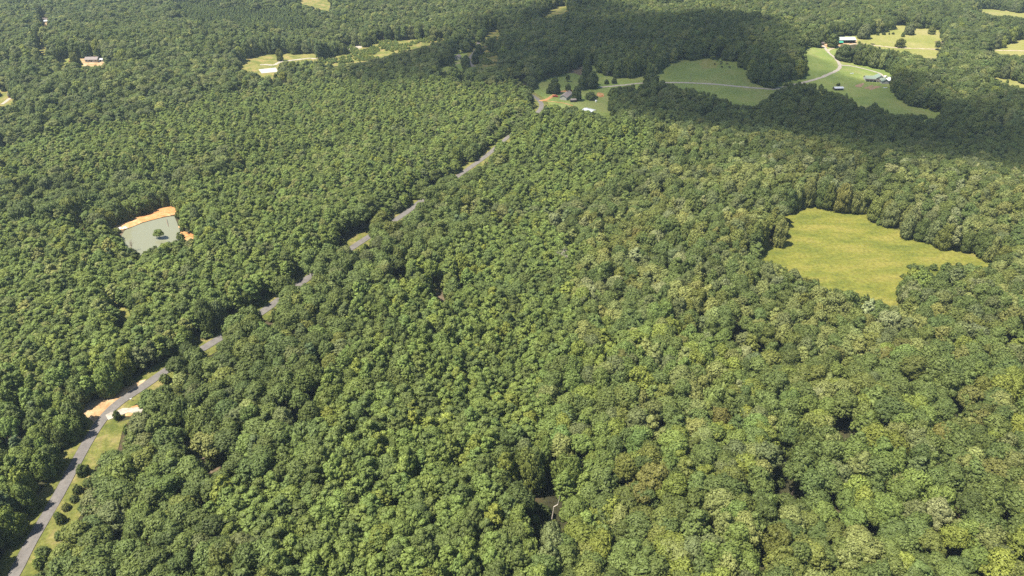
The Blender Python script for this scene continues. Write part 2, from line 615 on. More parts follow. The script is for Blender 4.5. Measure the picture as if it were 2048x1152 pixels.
sheet("roadside_meadow", [(262, 838), (246, 858), (236, 900), (190, 935), (185, 1000), (140, 1060), (110, 1120), (40, 1190), (62, 1110), (112, 1020), (160, 945), (196, 890), (222, 850)], M['verge'], 0.14, step=3)

LAWN1 = [(1070, 192), (1078, 160), (1130, 147), (1160, 130), (1195, 127), (1197, 150), (1230, 155), (1295, 153), (1300, 160), (1240, 170), (1212, 178), (1212, 215), (1225, 229), (1195, 228), (1165, 217), (1140, 211), (1120, 208), (1095, 206), (1085, 200)]
sheet("farm_lawn", [(1055, 190), (1070, 155), (1130, 143), (1160, 126), (1200, 122), (1205, 146), (1240, 150), (1310, 150), (1320, 172), (1250, 185), (1230, 210), (1240, 250), (1195, 250), (1150, 240), (1100, 240), (1070, 240), (1065, 215)], M['dark_grass'], 0.10, step=6)
sheet("cut_bank", [(1128, 146), (1150, 134), (1164, 128), (1178, 136), (1182, 148), (1160, 151), (1150, 147)], M['mud'], 0.16, step=4)
PASTA = [(1315, 147), (1320, 139), (1338, 126), (1370, 119), (1406, 116), (1448, 119), (1474, 126), (1493, 143), (1495, 160), (1511, 170), (1542, 174), (1560, 178), (1537, 183), (1519, 209), (1495, 209), (1474, 204), (1432, 188), (1396, 178), (1359, 170), (1315, 155)]
sheet("hill_pasture", [(1295, 150), (1310, 136), (1335, 122), (1370, 114), (1406, 110), (1450, 113), (1482, 121), (1505, 142), (1506, 160), (1530, 168), (1575, 170), (1580, 190), (1550, 225), (1490, 235), (1440, 210), (1380, 195), (1300, 170)], M['dark_grass'], 0.10, step=6)
sheet("bare_knoll", [(1405, 119), (1422, 117), (1440, 126), (1436, 137), (1404, 137), (1396, 128)], M['dry_grass'], 0.15, step=5, wobble=1.5)
LAWN2 = [(1606, 89), (1613, 118), (1619, 141), (1598, 157), (1554, 165), (1546, 174), (1556, 179), (1570, 164), (1606, 163), (1638, 166), (1653, 180), (1690, 182), (1713, 209), (1734, 213), (1745, 202), (1774, 220), (1813, 225), (1855, 228), (1862, 236), (1880, 226), (1826, 212), (1789, 194), (1781, 170), (1781, 150), (1773, 142), (1735, 133), (1695, 125), (1680, 122), (1674, 115), (1680, 97), (1695, 88), (1645, 86)]
sheet("driveway_lawn", [(1596, 82), (1608, 118), (1610, 140), (1590, 150), (1545, 160), (1530, 185), (1580, 200), (1660, 215), (1720, 245), (1830, 262), (1900, 250), (1900, 225), (1835, 205), (1800, 190), (1800, 145), (1780, 138), (1735, 127), (1695, 118), (1690, 100), (1705, 84), (1645, 78)], M['dark_grass'], 0.10, step=6)
PASTC = [(1700, 71), (1740, 68), (1742, 65), (1784, 60), (1787, 51), (1808, 52), (1826, 55), (1850, 56), (1876, 60), (1884, 76), (1889, 86), (1878, 99), (1871, 115), (1850, 113), (1821, 102), (1789, 98), (1753, 92), (1737, 86), (1706, 79)]
sheet("upper_pasture", [(1690, 72), (1736, 64), (1780, 56), (1784, 48), (1830, 48), (1880, 54), (1900, 80), (1900, 130), (1850, 125), (1780, 110), (1735, 96), (1695, 84)], M['dry_grass'], 0.10, step=8)
FIELDD = [(1978, 98), (2004, 95), (2022, 84), (2060, 76), (2060, 109), (1996, 106)]
sheet("far_hayfield", [(1960, 96), (2004, 92), (2022, 81), (2110, 70), (2110, 125), (1990, 120)], M['dry_grass'], 0.10, step=8)
FIELDE = [(1949, 16), (1983, 18), (2060, 27), (2060, 36), (2017, 30), (1990, 30), (1967, 24)]
sheet("ridge_hayfield", [(1940, 14), (1983, 15), (2120, 24), (2120, 48), (2000, 42), (1955, 30)], M['dry_grass'], 0.10, step=10)
STRIPF = [(1985, 152), (2060, 170), (2060, 179), (1991, 158)]
sheet("hedge_strip", [(1970, 146), (2080, 170), (2080, 190), (1975, 160)], M['dry_grass'], 0.10, step=6)
FIELDG = [(1087, 29), (1110, 13), (1134, 10), (1137, 21), (1110, 29), (1079, 34)]
sheet("forest_glade", [(1070, 36), (1106, 9), (1140, 6), (1145, 30), (1110, 42)], M['scrub'], 0.10, step=8)
FIELDH = [(597, -4), (605, 8), (626, 12), (657, 21), (662, 8), (655, -4)]
sheet("far_meadow", [(585, -8), (600, 12), (640, 26), (680, 24), (680, -8)], M['scrub'], 0.10, step=10)
FIELDI = [(967, 77), (971, 68), (992, 56), (1001, 59), (997, 67), (979, 72)]
sheet("roadside_glade", [(962, 80), (968, 66), (990, 53), (1006, 57), (1004, 76), (980, 82)], M['scrub'], 0.10, step=6)
CLEARJ = [(480, 128), (488, 118), (513, 109), (542, 109), (572, 107), (601, 106), (623, 109), (636, 111), (636, 119), (601, 120), (572, 122), (561, 122), (551, 133), (550, 146), (550, 152), (523, 152), (519, 144), (496, 139), (481, 137)]
sheet("logged_clearing", [(465, 130), (480, 115), (513, 106), (572, 104), (625, 105), (650, 110), (650, 130), (570, 140), (565, 172), (520, 172), (470, 152)], M['scrub'], 0.10, step=6)
sheet("concrete_pad", [(517, 139), (552, 135.5), (556, 144), (523, 147)], M['concrete'], 0.25, step=6)
ribbon("gravel_track", [(520, 130), (528, 129.5), (548, 130), (560, 124), (583, 121), (616, 117), (640, 117), (682, 107), (708, 95), (720, 88)], 4.0, M['gravel'], 0.2, wob=.4)
sheet("gravel_pad", [(698, 98), (712, 90), (722, 88), (724, 96), (700, 101)], M['gravel'], 0.14, step=5)
CLEARK = [(684, 106), (700, 97), (716, 89), (721, 90), (721, 98), (696, 106)]
STRIPK = [(722, 90), (809, 80), (887, 75), (887, 78), (809, 85)]
sheet("brush_clearing", [(636, 122), (690, 104), (722, 86), (809, 76), (890, 72), (890, 84), (820, 100), (740, 122), (660, 134)], M['scrub'], 0.12, step=7)
CLEARL = [(907, 109), (909, 99), (932, 98), (932, 113), (924, 119), (926, 141), (918, 138), (910, 124)]
CLEARL2 = [(879, 134), (899, 129), (892, 136), (881, 145)]
sheet("shed_lawn", [(872, 134), (900, 126), (902, 96), (936, 94), (940, 130), (930, 160), (880, 160)], M['dark_grass'], 0.10, step=6)
ribbon("shed_track", [(896, 131), (912, 127), (926, 125.5), (940, 125)], 3.0, M['track'], 0.2)
SCRUBL = [(962, 107), (996, 107), (996, 119), (977, 134), (957, 130), (958, 112)]
sheet("scrub_clearing", [(955, 100), (1004, 100), (1008, 124), (980, 146), (952, 140)], M['scrub'], 0.11, step=6)
CLEARM = [(80, 37), (95, 35), (98, 41), (91, 45), (90, 56), (83, 54), (84, 47)]
CLEARM2 = [(74, 88), (84, 78), (87, 82), (91, 95), (91, 104), (83, 106)]
sheet("house_yard", [(76, 36), (100, 33), (102, 48), (94, 64), (80, 60)], M['sand'], 0.10, step=7)
sheet("power_line_clearing", [(68, 88), (80, 68), (94, 70), (98, 112), (80, 122)], M['scrub'], 0.10, step=7)
CLEARN = [(116, 120), (130, 115), (150, 115), (162, 115), (175, 116), (206, 112), (206, 128), (181, 129), (168, 128), (162, 121), (148, 124), (135, 124)]
sheet("homestead_yard", [(108, 121), (130, 112), (206, 109), (214, 128), (206, 142), (150, 140), (120, 130)], M['dry_grass'], 0.10, step=6)
sheet("bare_yard", [(160, 116), (176, 118), (206, 118), (210, 131), (168, 133)], M['sand'], 0.15, step=5)
CLEARO = [(-10, 184), (12, 185), (19, 193), (31, 197), (31, 201), (23, 208), (16, 205), (2, 208), (-10, 215)]
CLEARO2 = [(-10, 175), (9, 176), (9, 181), (-10, 179)]
sheet("west_lawn", [(-60, 170), (10, 172), (24, 188), (40, 196), (38, 215), (10, 228), (-60, 240)], M['scrub'], 0.10, step=6)
ribbon("lawn_driveway", [(4, 209), (12, 203), (20, 197), (27, 194)], 3.4, M['gravel'], 0.2)

# farm tracks
ribbon("farm_track", [(1190, 175), (1216, 173.5), (1250, 170), (1290, 166), (1350, 165.5), (1380, 166), (1420, 168), (1470, 172.5), (1520, 177), (1552, 178), (1580, 171), (1604, 166), (1640, 156), (1660, 147.5), (1672, 142), (1679, 136),
                      (1679, 128), (1670, 116), (1660, 108), (1650, 96), (1645, 90)], 3.6, M['gravel'], 0.2, wob=.25)
ribbon("house_driveway", [(1676, 131), (1690, 131), (1712, 134), (1740, 141), (1757, 146), (1764, 151), (1768, 156)], 3.4, M['gravel'], 0.24, wob=.25)
ribbon("pasture_track", [(1655, 103), (1662, 98), (1685, 93), (1712, 88), (1753, 91.5), (1790, 95.5), (1840, 97.5), (1880, 99)], 3.2, M['track'], 0.24, wob=.3)
ribbon("hayfield_track", [(1960, 98), (2000, 101), (2060, 102), (2110, 103)], 3.0, M['track'], 0.2)
sheet("barn_yard", [(1634, 90), (1650, 86), (1700, 80), (1715, 80), (1712, 87), (1680, 93), (1645, 95)], M['sand'], 0.17, step=5)
ribbon("house_track", [(1078, 202), (1092, 200), (1103, 194), (1112, 188), (1124, 183.5), (1145, 181.5)], 4.0, M['clay'], 0.24, wob=.3)
ribbon("lawn_footpath", [(1090, 202), (1118, 205), (1130, 207), (1146, 212)], 1.6, M['clay'], 0.2)
sheet("clay_patch", [(1193, 188), (1197, 185), (1206, 187), (1208, 193), (1200, 195), (1193, 191)], M['clay'], 0.16, step=3, wobble=.4)
sheet("garden_bed", [(1710, 171), (1726, 166), (1729, 167), (1722, 175), (1712, 174)], M['soil'], 0.16, step=4)
sheet("garden_bed", [(1728, 176), (1738, 173), (1745, 170), (1747, 172), (1740, 176), (1731, 178)], M['soil'], 0.16, step=4)
sheet("garden_bed", [(1747, 174), (1750, 172), (1764, 173), (1757, 176), (1741, 180), (1736, 178)], M['soil'], 0.16, step=4)
sheet("pond_puddle", [(1868, 84), (1874, 82), (1886, 85), (1886, 87), (1876, 87)], M['mud'], 0.16, step=4)
sheet("woodland_soil", [(398, 898), (450, 905), (452, 950), (405, 945)], M['mud'], 0.10, step=3)
sheet("woodland_soil", [(355, 880), (385, 880), (385, 900), (355, 900)], M['soil'], 0.10, step=3)
sheet("woodland_soil", [(866, 585), (905, 585), (900, 615), (866, 612)], M['mud'], 0.10, step=3)
sheet("woodland_soil", [(795, 555), (835, 560), (835, 600), (800, 600)], M['mud'], 0.10, step=3)
sheet("woodland_soil", [(232, 602), (258, 602), (262, 648), (236, 648)], M['scrub'], 0.10, step=3)

# visible openings that no crown may cover
ROADCLEAR = [(16, 1160), (37, 1097), (86, 1016), (118, 955), (141, 898), (166, 878), (180, 840), (163, 822), (160, 812), (200, 796), (240, 779), (272, 766), (296, 752), (318, 742),
             (320, 757), (300, 772), (274, 788), (272, 803), (272, 812), (275, 828), (254, 834), (239, 849), (228, 889), (178, 906), (173, 958), (141, 1004), (107, 1030), (105, 1075), (69, 1097), (55, 1146), (54, 1160)]
OPEN = [ROADCLEAR, [(330, 740), (344, 732), (342, 738), (333, 744)], [(398, 698), (428, 681), (446, 671), (440, 686), (412, 701)], [(522, 622), (545, 606), (546, 612), (526, 626)],
        [(608, 560), (628, 550), (624, 556), (612, 562)], [(702, 494), (729, 480), (727, 489), (708, 497)], [(791, 437), (815, 415), (838, 398), (836, 404), (826, 417), (797, 439)],
        [(910, 346), (944, 320), (985, 292), (991, 298), (988, 305), (966, 321), (940, 339), (918, 353)], [(1008, 277), (1022, 270), (1022, 277), (1012, 281)],
        [(1068, 194), (1080, 199), (1090, 207), (1086, 216), (1079, 224), (1074, 222), (1074, 206)],
        LAWN1, PASTA, LAWN2, PASTC, FIELDD, FIELDE, STRIPF, FIELDG, FIELDH, FIELDI, CLEARJ, CLEARK, STRIPK, CLEARL, CLEARL2, SCRUBL, CLEARM, CLEARM2, CLEARN, CLEARO, CLEARO2,
        [(952, 80), (961, 83), (962, 92), (956, 92), (953, 86)], [(938, 121), (948, 125), (947, 134), (942, 131)], [(947, 103), (951, 99), (951, 106), (945, 112)],
        [(640, 118), (690, 106), (722, 95), (760, 88), (850, 81), (866, 87), (800, 102), (725, 120), (662, 128)], POND_CLEAR, FIELD, [(148, 449), (180, 447), (180, 455), (152, 456)],
        [(1078, 980), (1090, 966), (1112, 980), (1114, 1034), (1084, 1040)], [(404, 912), (418, 914), (424, 930), (410, 930)], [(436, 930), (444, 932), (442, 946)], [(360, 880), (380, 878), (380, 892), (362, 894)],
        [(804, 540), (818, 542), (812, 556), (806, 554)], [(874, 590), (894, 593), (890, 600), (878, 598)], [(238, 608), (252, 606), (257, 640), (242, 642)], [(866, 562), (885, 565), (880, 580)], [(912, 565), (930, 570), (920, 582)],
        [(1655, 72), (1708, 71), (1712, 91), (1655, 91)], [(1545, 930), (1568, 925), (1570, 965), (1550, 975)], [(1690, 862), (1700, 865), (1690, 882)]]
W2, H2 = 2048 + 400, 1152 + 400
_gu, _gv = np.meshgrid(np.arange(0, 2248, 2.0) - 100, np.arange(0, 1352, 2.0) - 100)
OPENMAP = np.zeros(_gu.shape, bool)
for p in OPEN:
    pa = np.array(p)
    i0, i1 = int((pa[:, 0].min() + 100) // 2), int((pa[:, 0].max() + 100) // 2) + 2
    j0, j1 = int((pa[:, 1].min() + 100) // 2), int((pa[:, 1].max() + 100) // 2) + 2
    i0, j0 = max(i0, 0), max(j0, 0)
    OPENMAP[j0:j1, i0:i1] |= in_poly(_gu[j0:j1, i0:i1], _gv[j0:j1, i0:i1], p)


def is_open(u, v):
    i = np.clip(((u + 100) / 2).astype(int), 0, OPENMAP.shape[1] - 1)
    j = np.clip(((v + 100) / 2).astype(int), 0, OPENMAP.shape[0] - 1)
    return OPENMAP[j, i]


# ------------------------------------------------------------------ tree prototypes
def card_cloud(centres, normals, sizes, r):
    """irregular five-sided leaf sprays, slightly folded"""
    n_ = len(centres)
    nrm = normals / (np.linalg.norm(normals, axis=1)[:, None] + 1e-9)
    ref = r.normal(size=(n_, 3))
    a = np.cross(nrm, ref)
    a /= np.linalg.norm(a, axis=1)[:, None] + 1e-9
    b = np.cross(nrm, a)
    V = []
    ang = np.array([0.2, 1.5, 2.7, 3.9, 5.1])
    for t in ang:
        k = sizes[:, None] * r.uniform(0.65, 1.15, (n_, 1))
        V.append(centres + k * (np.cos(t) * a + np.sin(t) * b * 0.8) - nrm * k * r.uniform(0.0, 0.35, (n_, 1)))
    V = np.stack(V, 1).reshape(-1, 3)
    F = np.arange(n_ * 5).reshape(n_, 5)
    return V, F


def sphere_pts(n_, r, zmin=-1.0):
    out_ = []
    k = 0
    N = int(n_ / (0.5 * (1 - zmin))) + 1
    for i in range(N):
        z = 1 - 2 * (i + 0.5) / N
        if z < zmin:
            break
        t = i * 2.39996 + r.uniform(-.4, .4)
        s = math.sqrt(max(0, 1 - z * z))
        out_.append((s * math.cos(t), s * math.sin(t), z))
    p = np.array(out_) + r.normal(0, 0.09, (len(out_), 3))
    return p / np.linalg.norm(p, axis=1)[:, None]


def blob(center, rad, r, nz_=6, nt_=9):
    """closed low core so that no crown is hollow"""
    v, f = [], []
    v.append((center[0], center[1], center[2] + rad[2]))
    for i in range(1, nz_):
        ph = math.pi * i / nz_
        for j in range(nt_):
            t = 2 * math.pi * j / nt_
            k = r.uniform(.85, 1.1)
            v.append((center[0] + rad[0] * k * math.sin(ph) * math.cos(t), center[1] + rad[1] * k * math.sin(ph) * math.sin(t), center[2] + rad[2] * k * math.cos(ph)))
    v.append((center[0], center[1], center[2] - rad[2]))
    for j in range(nt_):
        f.append((0, 1 + j, 1 + (j + 1) % nt_))
    for i in range(nz_ - 2):
        for j in range(nt_):
            a = 1 + i * nt_
            f.append((a + j, a + nt_ + j, a + nt_ + (j + 1) % nt_, a + (j + 1) % nt_))
    a = 1 + (nz_ - 2) * nt_
    for j in range(nt_):
        f.append((a + j, len(v) - 1, a + (j + 1) % nt_))
    return np.array(v), f


def make_crown(kind, seed):
    r = np.random.default_rng(seed)
    C, N, S, SN = [], [], [], []
    cores = []
    if kind in ('broad', 'edge'):
        H = 17.2 if kind == 'broad' else 10.0
        Rr, zc = 5.0, (12.0 if kind == 'broad' else 5.6)
        big = []                                   # the boughs: rounded masses of unequal size
        nb = r.integers(7, 10)
        for i in range(nb):
            t = 2 * math.pi * (i + r.uniform(-.35, .35)) / nb
            q = r.uniform(.45, .74)
            rad = r.uniform(1.3, 2.5)
            big.append((np.array([Rr * q * math.cos(t), Rr * q * math.sin(t), zc + r.uniform(-2.2, 1.0)]), rad))
        for i in range(6 if kind == 'broad' else 5):
            t = r.uniform(0, 6.28)
            q = r.uniform(.6, 2.7)
            big.append((np.array([q * math.cos(t), q * math.sin(t), zc + r.uniform(1.0, 3.0)]), r.uniform(1.2, 2.2)))
        big.append((np.array([r.normal(0, .5), r.normal(0, .5), zc + 2.0]), r.uniform(2.2, 2.8)))
        if kind == 'edge':
            for i in range(9):
                t = 2 * math.pi * (i + r.uniform(-.3, .3)) / 9
                q = r.uniform(.5, .72)
                big.append((np.array([Rr * q * math.cos(t), Rr * q * math.sin(t), r.uniform(1.7, 3.0)]), r.uniform(1.3, 1.9)))
        per, crange, card = 22, (0.42, 0.95), 0.35
        cores.append(((0, 0, zc - .3), (3.3, 3.3, 3.4)))
        if kind == 'edge':
            cores.append(((0, 0, 2.6), (3.0, 3.0, 2.2)))
        for c, rad in big:
            cores.append((c, (rad * .70,) * 3))
    elif kind == 'slender':
        H = 14.0
        big = []
        lean = r.normal(0, .5, 2)
        for i in range(10):
            f_ = i / 9.0
            z = 5.0 + 8.5 * f_
            q = 2.2 * (1 - f_ ** 2.6) + .75
            t = i * 2.4 + r.uniform(-.6, .6)
            off = lean * f_
            big.append((np.array([q * .45 * math.cos(t) + off[0], q * .45 * math.sin(t) + off[1], z]), max(.5, q * r.uniform(.5, .72))))
            if i < 8:
                t += math.pi * r.uniform(.7, 1.3)
                big.append((np.array([q * .62 * math.cos(t) + off[0], q * .62 * math.sin(t) + off[1], z - .3]), max(.5, q * r.uniform(.38, .6))))
        per, crange, card = 13, (0.30, 0.6), 0.27
        cores.append(((0, 0, 8.4), (1.5, 1.5, 3.6)))
        for c, rad in big:
            cores.append((c, (rad * .65,) * 3))
    elif kind == 'pine':
        H = 18.0
        big = []
        for i in range(11):
            z = 7.5 + 10.0 * i / 10.0
            q = 3.1 * (1 - ((z - 7.0) / 11.8)) ** 0.8 + .35
            for k in range(4 if i < 8 else 2):
                t = i * 1.1 + k * 1.57 + r.uniform(-.3, .3)
                big.append((np.array([q * .62 * math.cos(t), q * .62 * math.sin(t), z - q * .1]), max(.5, q * .36)))
        per, crange, card = 7, (0.3, 0.5), 0.25
        cores.append(((0, 0, 11.5), (1.1, 1.1, 4.6)))
    else:                                          # shrub
        H = 3.0
        big = []
        for i in range(6):
            t = 6.28 * i / 6 + r.uniform(-.4, .4)
            big.append((np.array([.8 * math.cos(t), .8 * math.sin(t), 1.0 + r.uniform(-.2, .4)]), r.uniform(.6, .9)))
        big.append((np.array([0, 0, 1.7]), 1.0))
        per, crange, card = 9, (0.22, 0.4), 0.2
        cores.append(((0, 0, 1.0), (1.1, 1.1, 1.0)))
    top = np.array([0, 0, H * .62])
    ctr = np.array([c for c, _ in big])
    rads = np.array([q for _, q in big])
    for bi, (c, rad) in enumerate(big):
        dirs = sphere_pts(per, r, -0.55)
        for d in dirs:
            p = c + d * rad * r.uniform(.86, 1.12)
            # skip clumps buried in a neighbouring bough
            dd = np.linalg.norm(ctr - p, axis=1) / rads
            dd[bi] = 9
            if dd.min() < 0.72:
                continue
            cr = r.uniform(*crange)
            m_ = int(10 + 12 * cr / crange[1])
            e = sphere_pts(m_, r, -0.5)
            # tilt the clump's open side outwards
            q = Vector((0, 0, 1)).rotation_difference(Vector(d + np.array([0, 0, .35]))).to_matrix()
            e = e @ np.array(q).T
            push = np.where(r.random((len(e), 1)) < .10, r.uniform(1.25, 1.9, (len(e), 1)), r.uniform(.72, 1.12, (len(e), 1)))
            C.append(p + e * cr * push)
            N.append(e * .8 + d * .35 + r.normal(0, .38, e.shape) + np.array([0, 0, .25]))
            SN.append(e * 1.0 + d * .5 + np.array([0, 0, .15]) + r.normal(0, .2, e.shape))
            S.append(np.full(len(e), card) * r.uniform(.7, 1.35, len(e)))
    V, F = card_cloud(np.vstack(C), np.vstack(N), np.concatenate(S), r)
    verts = [V]
    vn = np.repeat(np.vstack(SN), 5, axis=0)
    norms = [vn / np.linalg.norm(vn, axis=1)[:, None]]
    faces = [tuple(f) for f in F]
    off = len(V)
    for c, rad in cores:
        bv, bf = blob(c, rad, r)
        verts.append(bv)
        nb_ = bv - np.array(c)
        norms.append(nb_ / np.linalg.norm(nb_, axis=1)[:, None])
        faces += [tuple(i + off for i in f) for f in bf]
        off += len(bv)
    return np.vstack(verts), faces, np.vstack(norms)


def make_trunk(kind, seed):
    r = np.random.default_rng(seed)
    v, f = [], []
    dims = {'broad': (11.5, .34, .16), 'edge': (6.0, .30, .14), 'slender': (11.0, .17, .06), 'pine': (16.0, .24, .05), 'shrub': (1.5, .09, .03)}[kind]
    h, r0, r1 = dims
    lean = r.normal(0, .02 * h, 2)
    pts = [np.array([lean[0] * t * t, lean[1] * t * t, h * t]) for t in np.linspace(0, 1, 5)]
    pts[0][2] = -0.4
    # one continuous tapering stem
    n_ = 7
    rings = []
    for i, p in enumerate(pts):
        rr = (r0 + (r1 - r0) * i / 4) * (1.35 if i == 0 else 1)
        rings.append(len(v))
        for j in range(n_):
            t = 2 * math.pi * j / n_
            v.append(p + np.array([rr * math.cos(t), rr * math.sin(t), 0]))
    for a, b in zip(rings[:-1], rings[1:]):
        for j in range(n_):
            f.append((a + j, a + (j + 1) % n_, b + (j + 1) % n_, b + j))
    f.append(tuple(rings[-1] + j for j in range(n_)))
    if kind != 'shrub':
        for i in range(5):
            t = r.uniform(.5, .95)
            p = np.array([lean[0] * t * t, lean[1] * t * t, h * t])
            a = r.uniform(0, 6.28)
            L = (3.2 if kind in ('broad', 'edge') else 1.6) * r.uniform(.8, 1.2)
            tube(v, f, p, p + np.array([L * math.cos(a), L * math.sin(a), L * .55]), r1 * .9, r1 * .3, 5)
    return np.array(v), f


PROTO = {}
for kind, nvar, mat in (('broad', 6, 'leaf'), ('edge', 4, 'leaf'), ('slender', 5, 'leaf'), ('pine', 2, 'needle'), ('shrub', 2, 'leaf')):
    PROTO[kind] = []
    for i in range(nvar):
        sd = 100 + 17 * i + {'broad': 0, 'edge': 4000, 'slender': 1000, 'pine': 2000, 'shrub': 3000}[kind]
        cv, cf, cn = make_crown(kind, sd)
        tv, tf = make_trunk(kind, sd + 5)
        cm = bpy.data.meshes.new('crown')
        cm.from_pydata(cv.tolist(), [], cf)
        cm.polygons.foreach_set('use_smooth', np.ones(len(cm.polygons), bool))
        cm.normals_split_custom_set_from_vertices(cn.tolist())
        cm.materials.append(M[mat])
        tm = bpy.data.meshes.new('trunk')
        tm.from_pydata(tv.tolist(), [], tf)
        tm.materials.append(M['bark'])
        wm = bpy.data.meshes.new('whole_tree')
        k = len(cv)
        wm.from_pydata(cv.tolist() + tv.tolist(), [], cf + [tuple(j + k for j in q) for q in tf])
        wm.materials.append(M[mat])
        wm.materials.append(M['bark'])
        mi = np.zeros(len(wm.polygons), np.int32)
        mi[len(cf):] = 1
        wm.polygons.foreach_set('material_index', mi)
        wm.polygons.foreach_set('use_smooth', np.ones(len(wm.polygons), bool))
        tn_ = tv - np.array([0, 0, 1]) * tv[:, 2:3] + 1e-3
        wm.normals_split_custom_set_from_vertices(cn.tolist() + (tn_ / np.linalg.norm(tn_, axis=1)[:, None]).tolist())
        wo_ = bpy.data.objects.new('woodland_' + kind, wm)     # source geometry for the massed woodland only
        PROTO[kind].append((cm, tm, wo_))
NOM = {'broad': (5.0, 17.2), 'edge': (5.0, 10.0), 'slender': (2.5, 14.0), 'pine': (2.6, 18.0), 'shrub': (1.6, 2.6)}

# ------------------------------------------------------------------ palettes (leaf reflectance)
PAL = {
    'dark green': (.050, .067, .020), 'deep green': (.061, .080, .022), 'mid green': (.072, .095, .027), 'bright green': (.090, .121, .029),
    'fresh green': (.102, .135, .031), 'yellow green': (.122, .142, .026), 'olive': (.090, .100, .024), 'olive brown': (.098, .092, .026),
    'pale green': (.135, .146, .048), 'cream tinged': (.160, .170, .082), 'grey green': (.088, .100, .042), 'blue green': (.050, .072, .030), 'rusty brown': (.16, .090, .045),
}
STANDS = {   # (kind weights), (palette weights), spacing, radius range, height range
    'young': ((('slender', .82), ('broad', .16), ('pine', .02)), (('bright green', 5), ('fresh green', 5), ('mid green', 3), ('pale green', 1.6), ('deep green', 1), ('yellow green', .7), ('grey green', .5)), 4.7, (2.0, 3.9), (10, 15)),
    'oak': ((('broad', .93), ('slender', .05), ('pine', .02)), (('dark green', 3), ('deep green', 4), ('mid green', 3), ('grey green', 1.2), ('olive', 1.0), ('bright green', .6), ('pale green', .4)), 7.3, (3.4, 6.4), (13, 20)),
    'mixed': ((('broad', .82), ('slender', .17), ('pine', .01)), (('deep green', 3), ('mid green', 4), ('olive', 1.6), ('yellow green', 1.5), ('pale green', 1.6), ('cream tinged', .2), ('grey green', .9), ('olive brown', .45), ('bright green', 2)), 7.0, (3.5, 6.2), (14, 21)),
    'pale': ((('broad', .80), ('slender', .20)), (('deep green', 2.2), ('mid green', 3), ('pale green', 3), ('cream tinged', .5), ('grey green', 1.6), ('olive', 1.6), ('olive brown', .3)), 6.8, (3.3, 5.6), (14, 20)),
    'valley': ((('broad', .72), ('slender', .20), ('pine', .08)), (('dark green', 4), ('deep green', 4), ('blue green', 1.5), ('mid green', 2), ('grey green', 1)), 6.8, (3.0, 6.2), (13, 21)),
    'far': ((('broad', .70), ('slender', .22), ('pine', .08)), (('dark green', 2), ('deep green', 4), ('mid green', 4), ('grey green', 2), ('pale green', 1), ('yellow green', .4)), 7.4, (3.4, 7.0), (12, 21)),
    'plantation': ((('slender', .75), ('pine', .25)), (('mid green', 3), ('bright green', 2), ('blue green', 2)), 4.6, (2.1, 3.0), (9, 12)),
    'brush': ((('shrub', 1.0),), (('yellow green', 2), ('fresh green', 3), ('bright green', 3)), 3.6, (1.0, 2.2), (1.5, 3.5)),
    'leafy': ((('broad', .55), ('slender', .43), ('pine', .02)), (('bright green', 4), ('fresh green', 2.5), ('mid green', 4), ('deep green', 2), ('yellow green', .5)), 6.0, (2.8, 5.0), (11, 17)),
    'poplar': ((('slender', .86), ('broad', .14)), (('bright green', 4), ('fresh green', 3), ('mid green', 3), ('yellow green', .8), ('deep green', 1.6)), 5.2, (2.6, 4.0), (13, 18)),
}
STAND_POLYS = [
    ('brush', [(640, 120), (690, 108), (722, 96), (760, 88), (850, 80), (872, 86), (800, 102), (725, 120), (660, 130)]),
    ('brush', [(958, 108), (1000, 104), (1000, 122), (977, 138), (955, 134)]),
    ('plantation', [(340, 12), (600, 30), (640, 80), (520, 80), (360, 60)]),
    ('oak', [(270, 800), (480, 650), (720, 490), (840, 400), (960, 350), (960, 430), (820, 540), (700, 640), (640, 780), (560, 960), (430, 1010), (300, 900)]),
    ('oak', [(-200, 420), (0, 400), (220, 395), (330, 380), (480, 330), (480, 360), (340, 412), (220, 450), (0, 470), (-200, 480)]),
    ('poplar', [(640, 800), (720, 640), (850, 545), (1000, 450), (1120, 440), (1160, 560), (1150, 700), (1080, 860), (1000, 940), (760, 960), (640, 930)]),
    ('poplar', [(980, 300), (1120, 240), (1300, 290), (1250, 400), (1120, 440), (960, 430)]),
    ('young', [(-200, 480), (0, 330), (200, 270), (500, 190), (740, 180), (1060, 190), (1060, 236), (800, 425), (610, 550), (420, 680), (270, 765), (160, 800), (-200, 900)]),
    ('leafy', [(-200, 820), (160, 800), (190, 860), (20, 1160), (-200, 1400)]),
    ('oak', [(60, 1300), (160, 960), (300, 860), (480, 960), (520, 1300)]),
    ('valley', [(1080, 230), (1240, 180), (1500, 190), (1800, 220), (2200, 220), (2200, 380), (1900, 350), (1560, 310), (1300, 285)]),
    ('pale', [(1140, 300), (1320, 290), (1560, 310), (1900, 350), (2300, 390), (2300, 720), (1500, 720), (1150, 640), (1120, 440)]),
    ('poplar', [(440, 1040), (640, 930), (940, 930), (1060, 1010), (1000, 1300), (440, 1300)]),
    ('mixed', [(900, 700), (1150, 640), (1500, 720), (2300, 720), (2300, 1400), (900, 1400)]),
]


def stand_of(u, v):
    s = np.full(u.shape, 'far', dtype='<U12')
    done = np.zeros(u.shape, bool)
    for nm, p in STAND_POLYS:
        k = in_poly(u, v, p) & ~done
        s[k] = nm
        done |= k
    return s


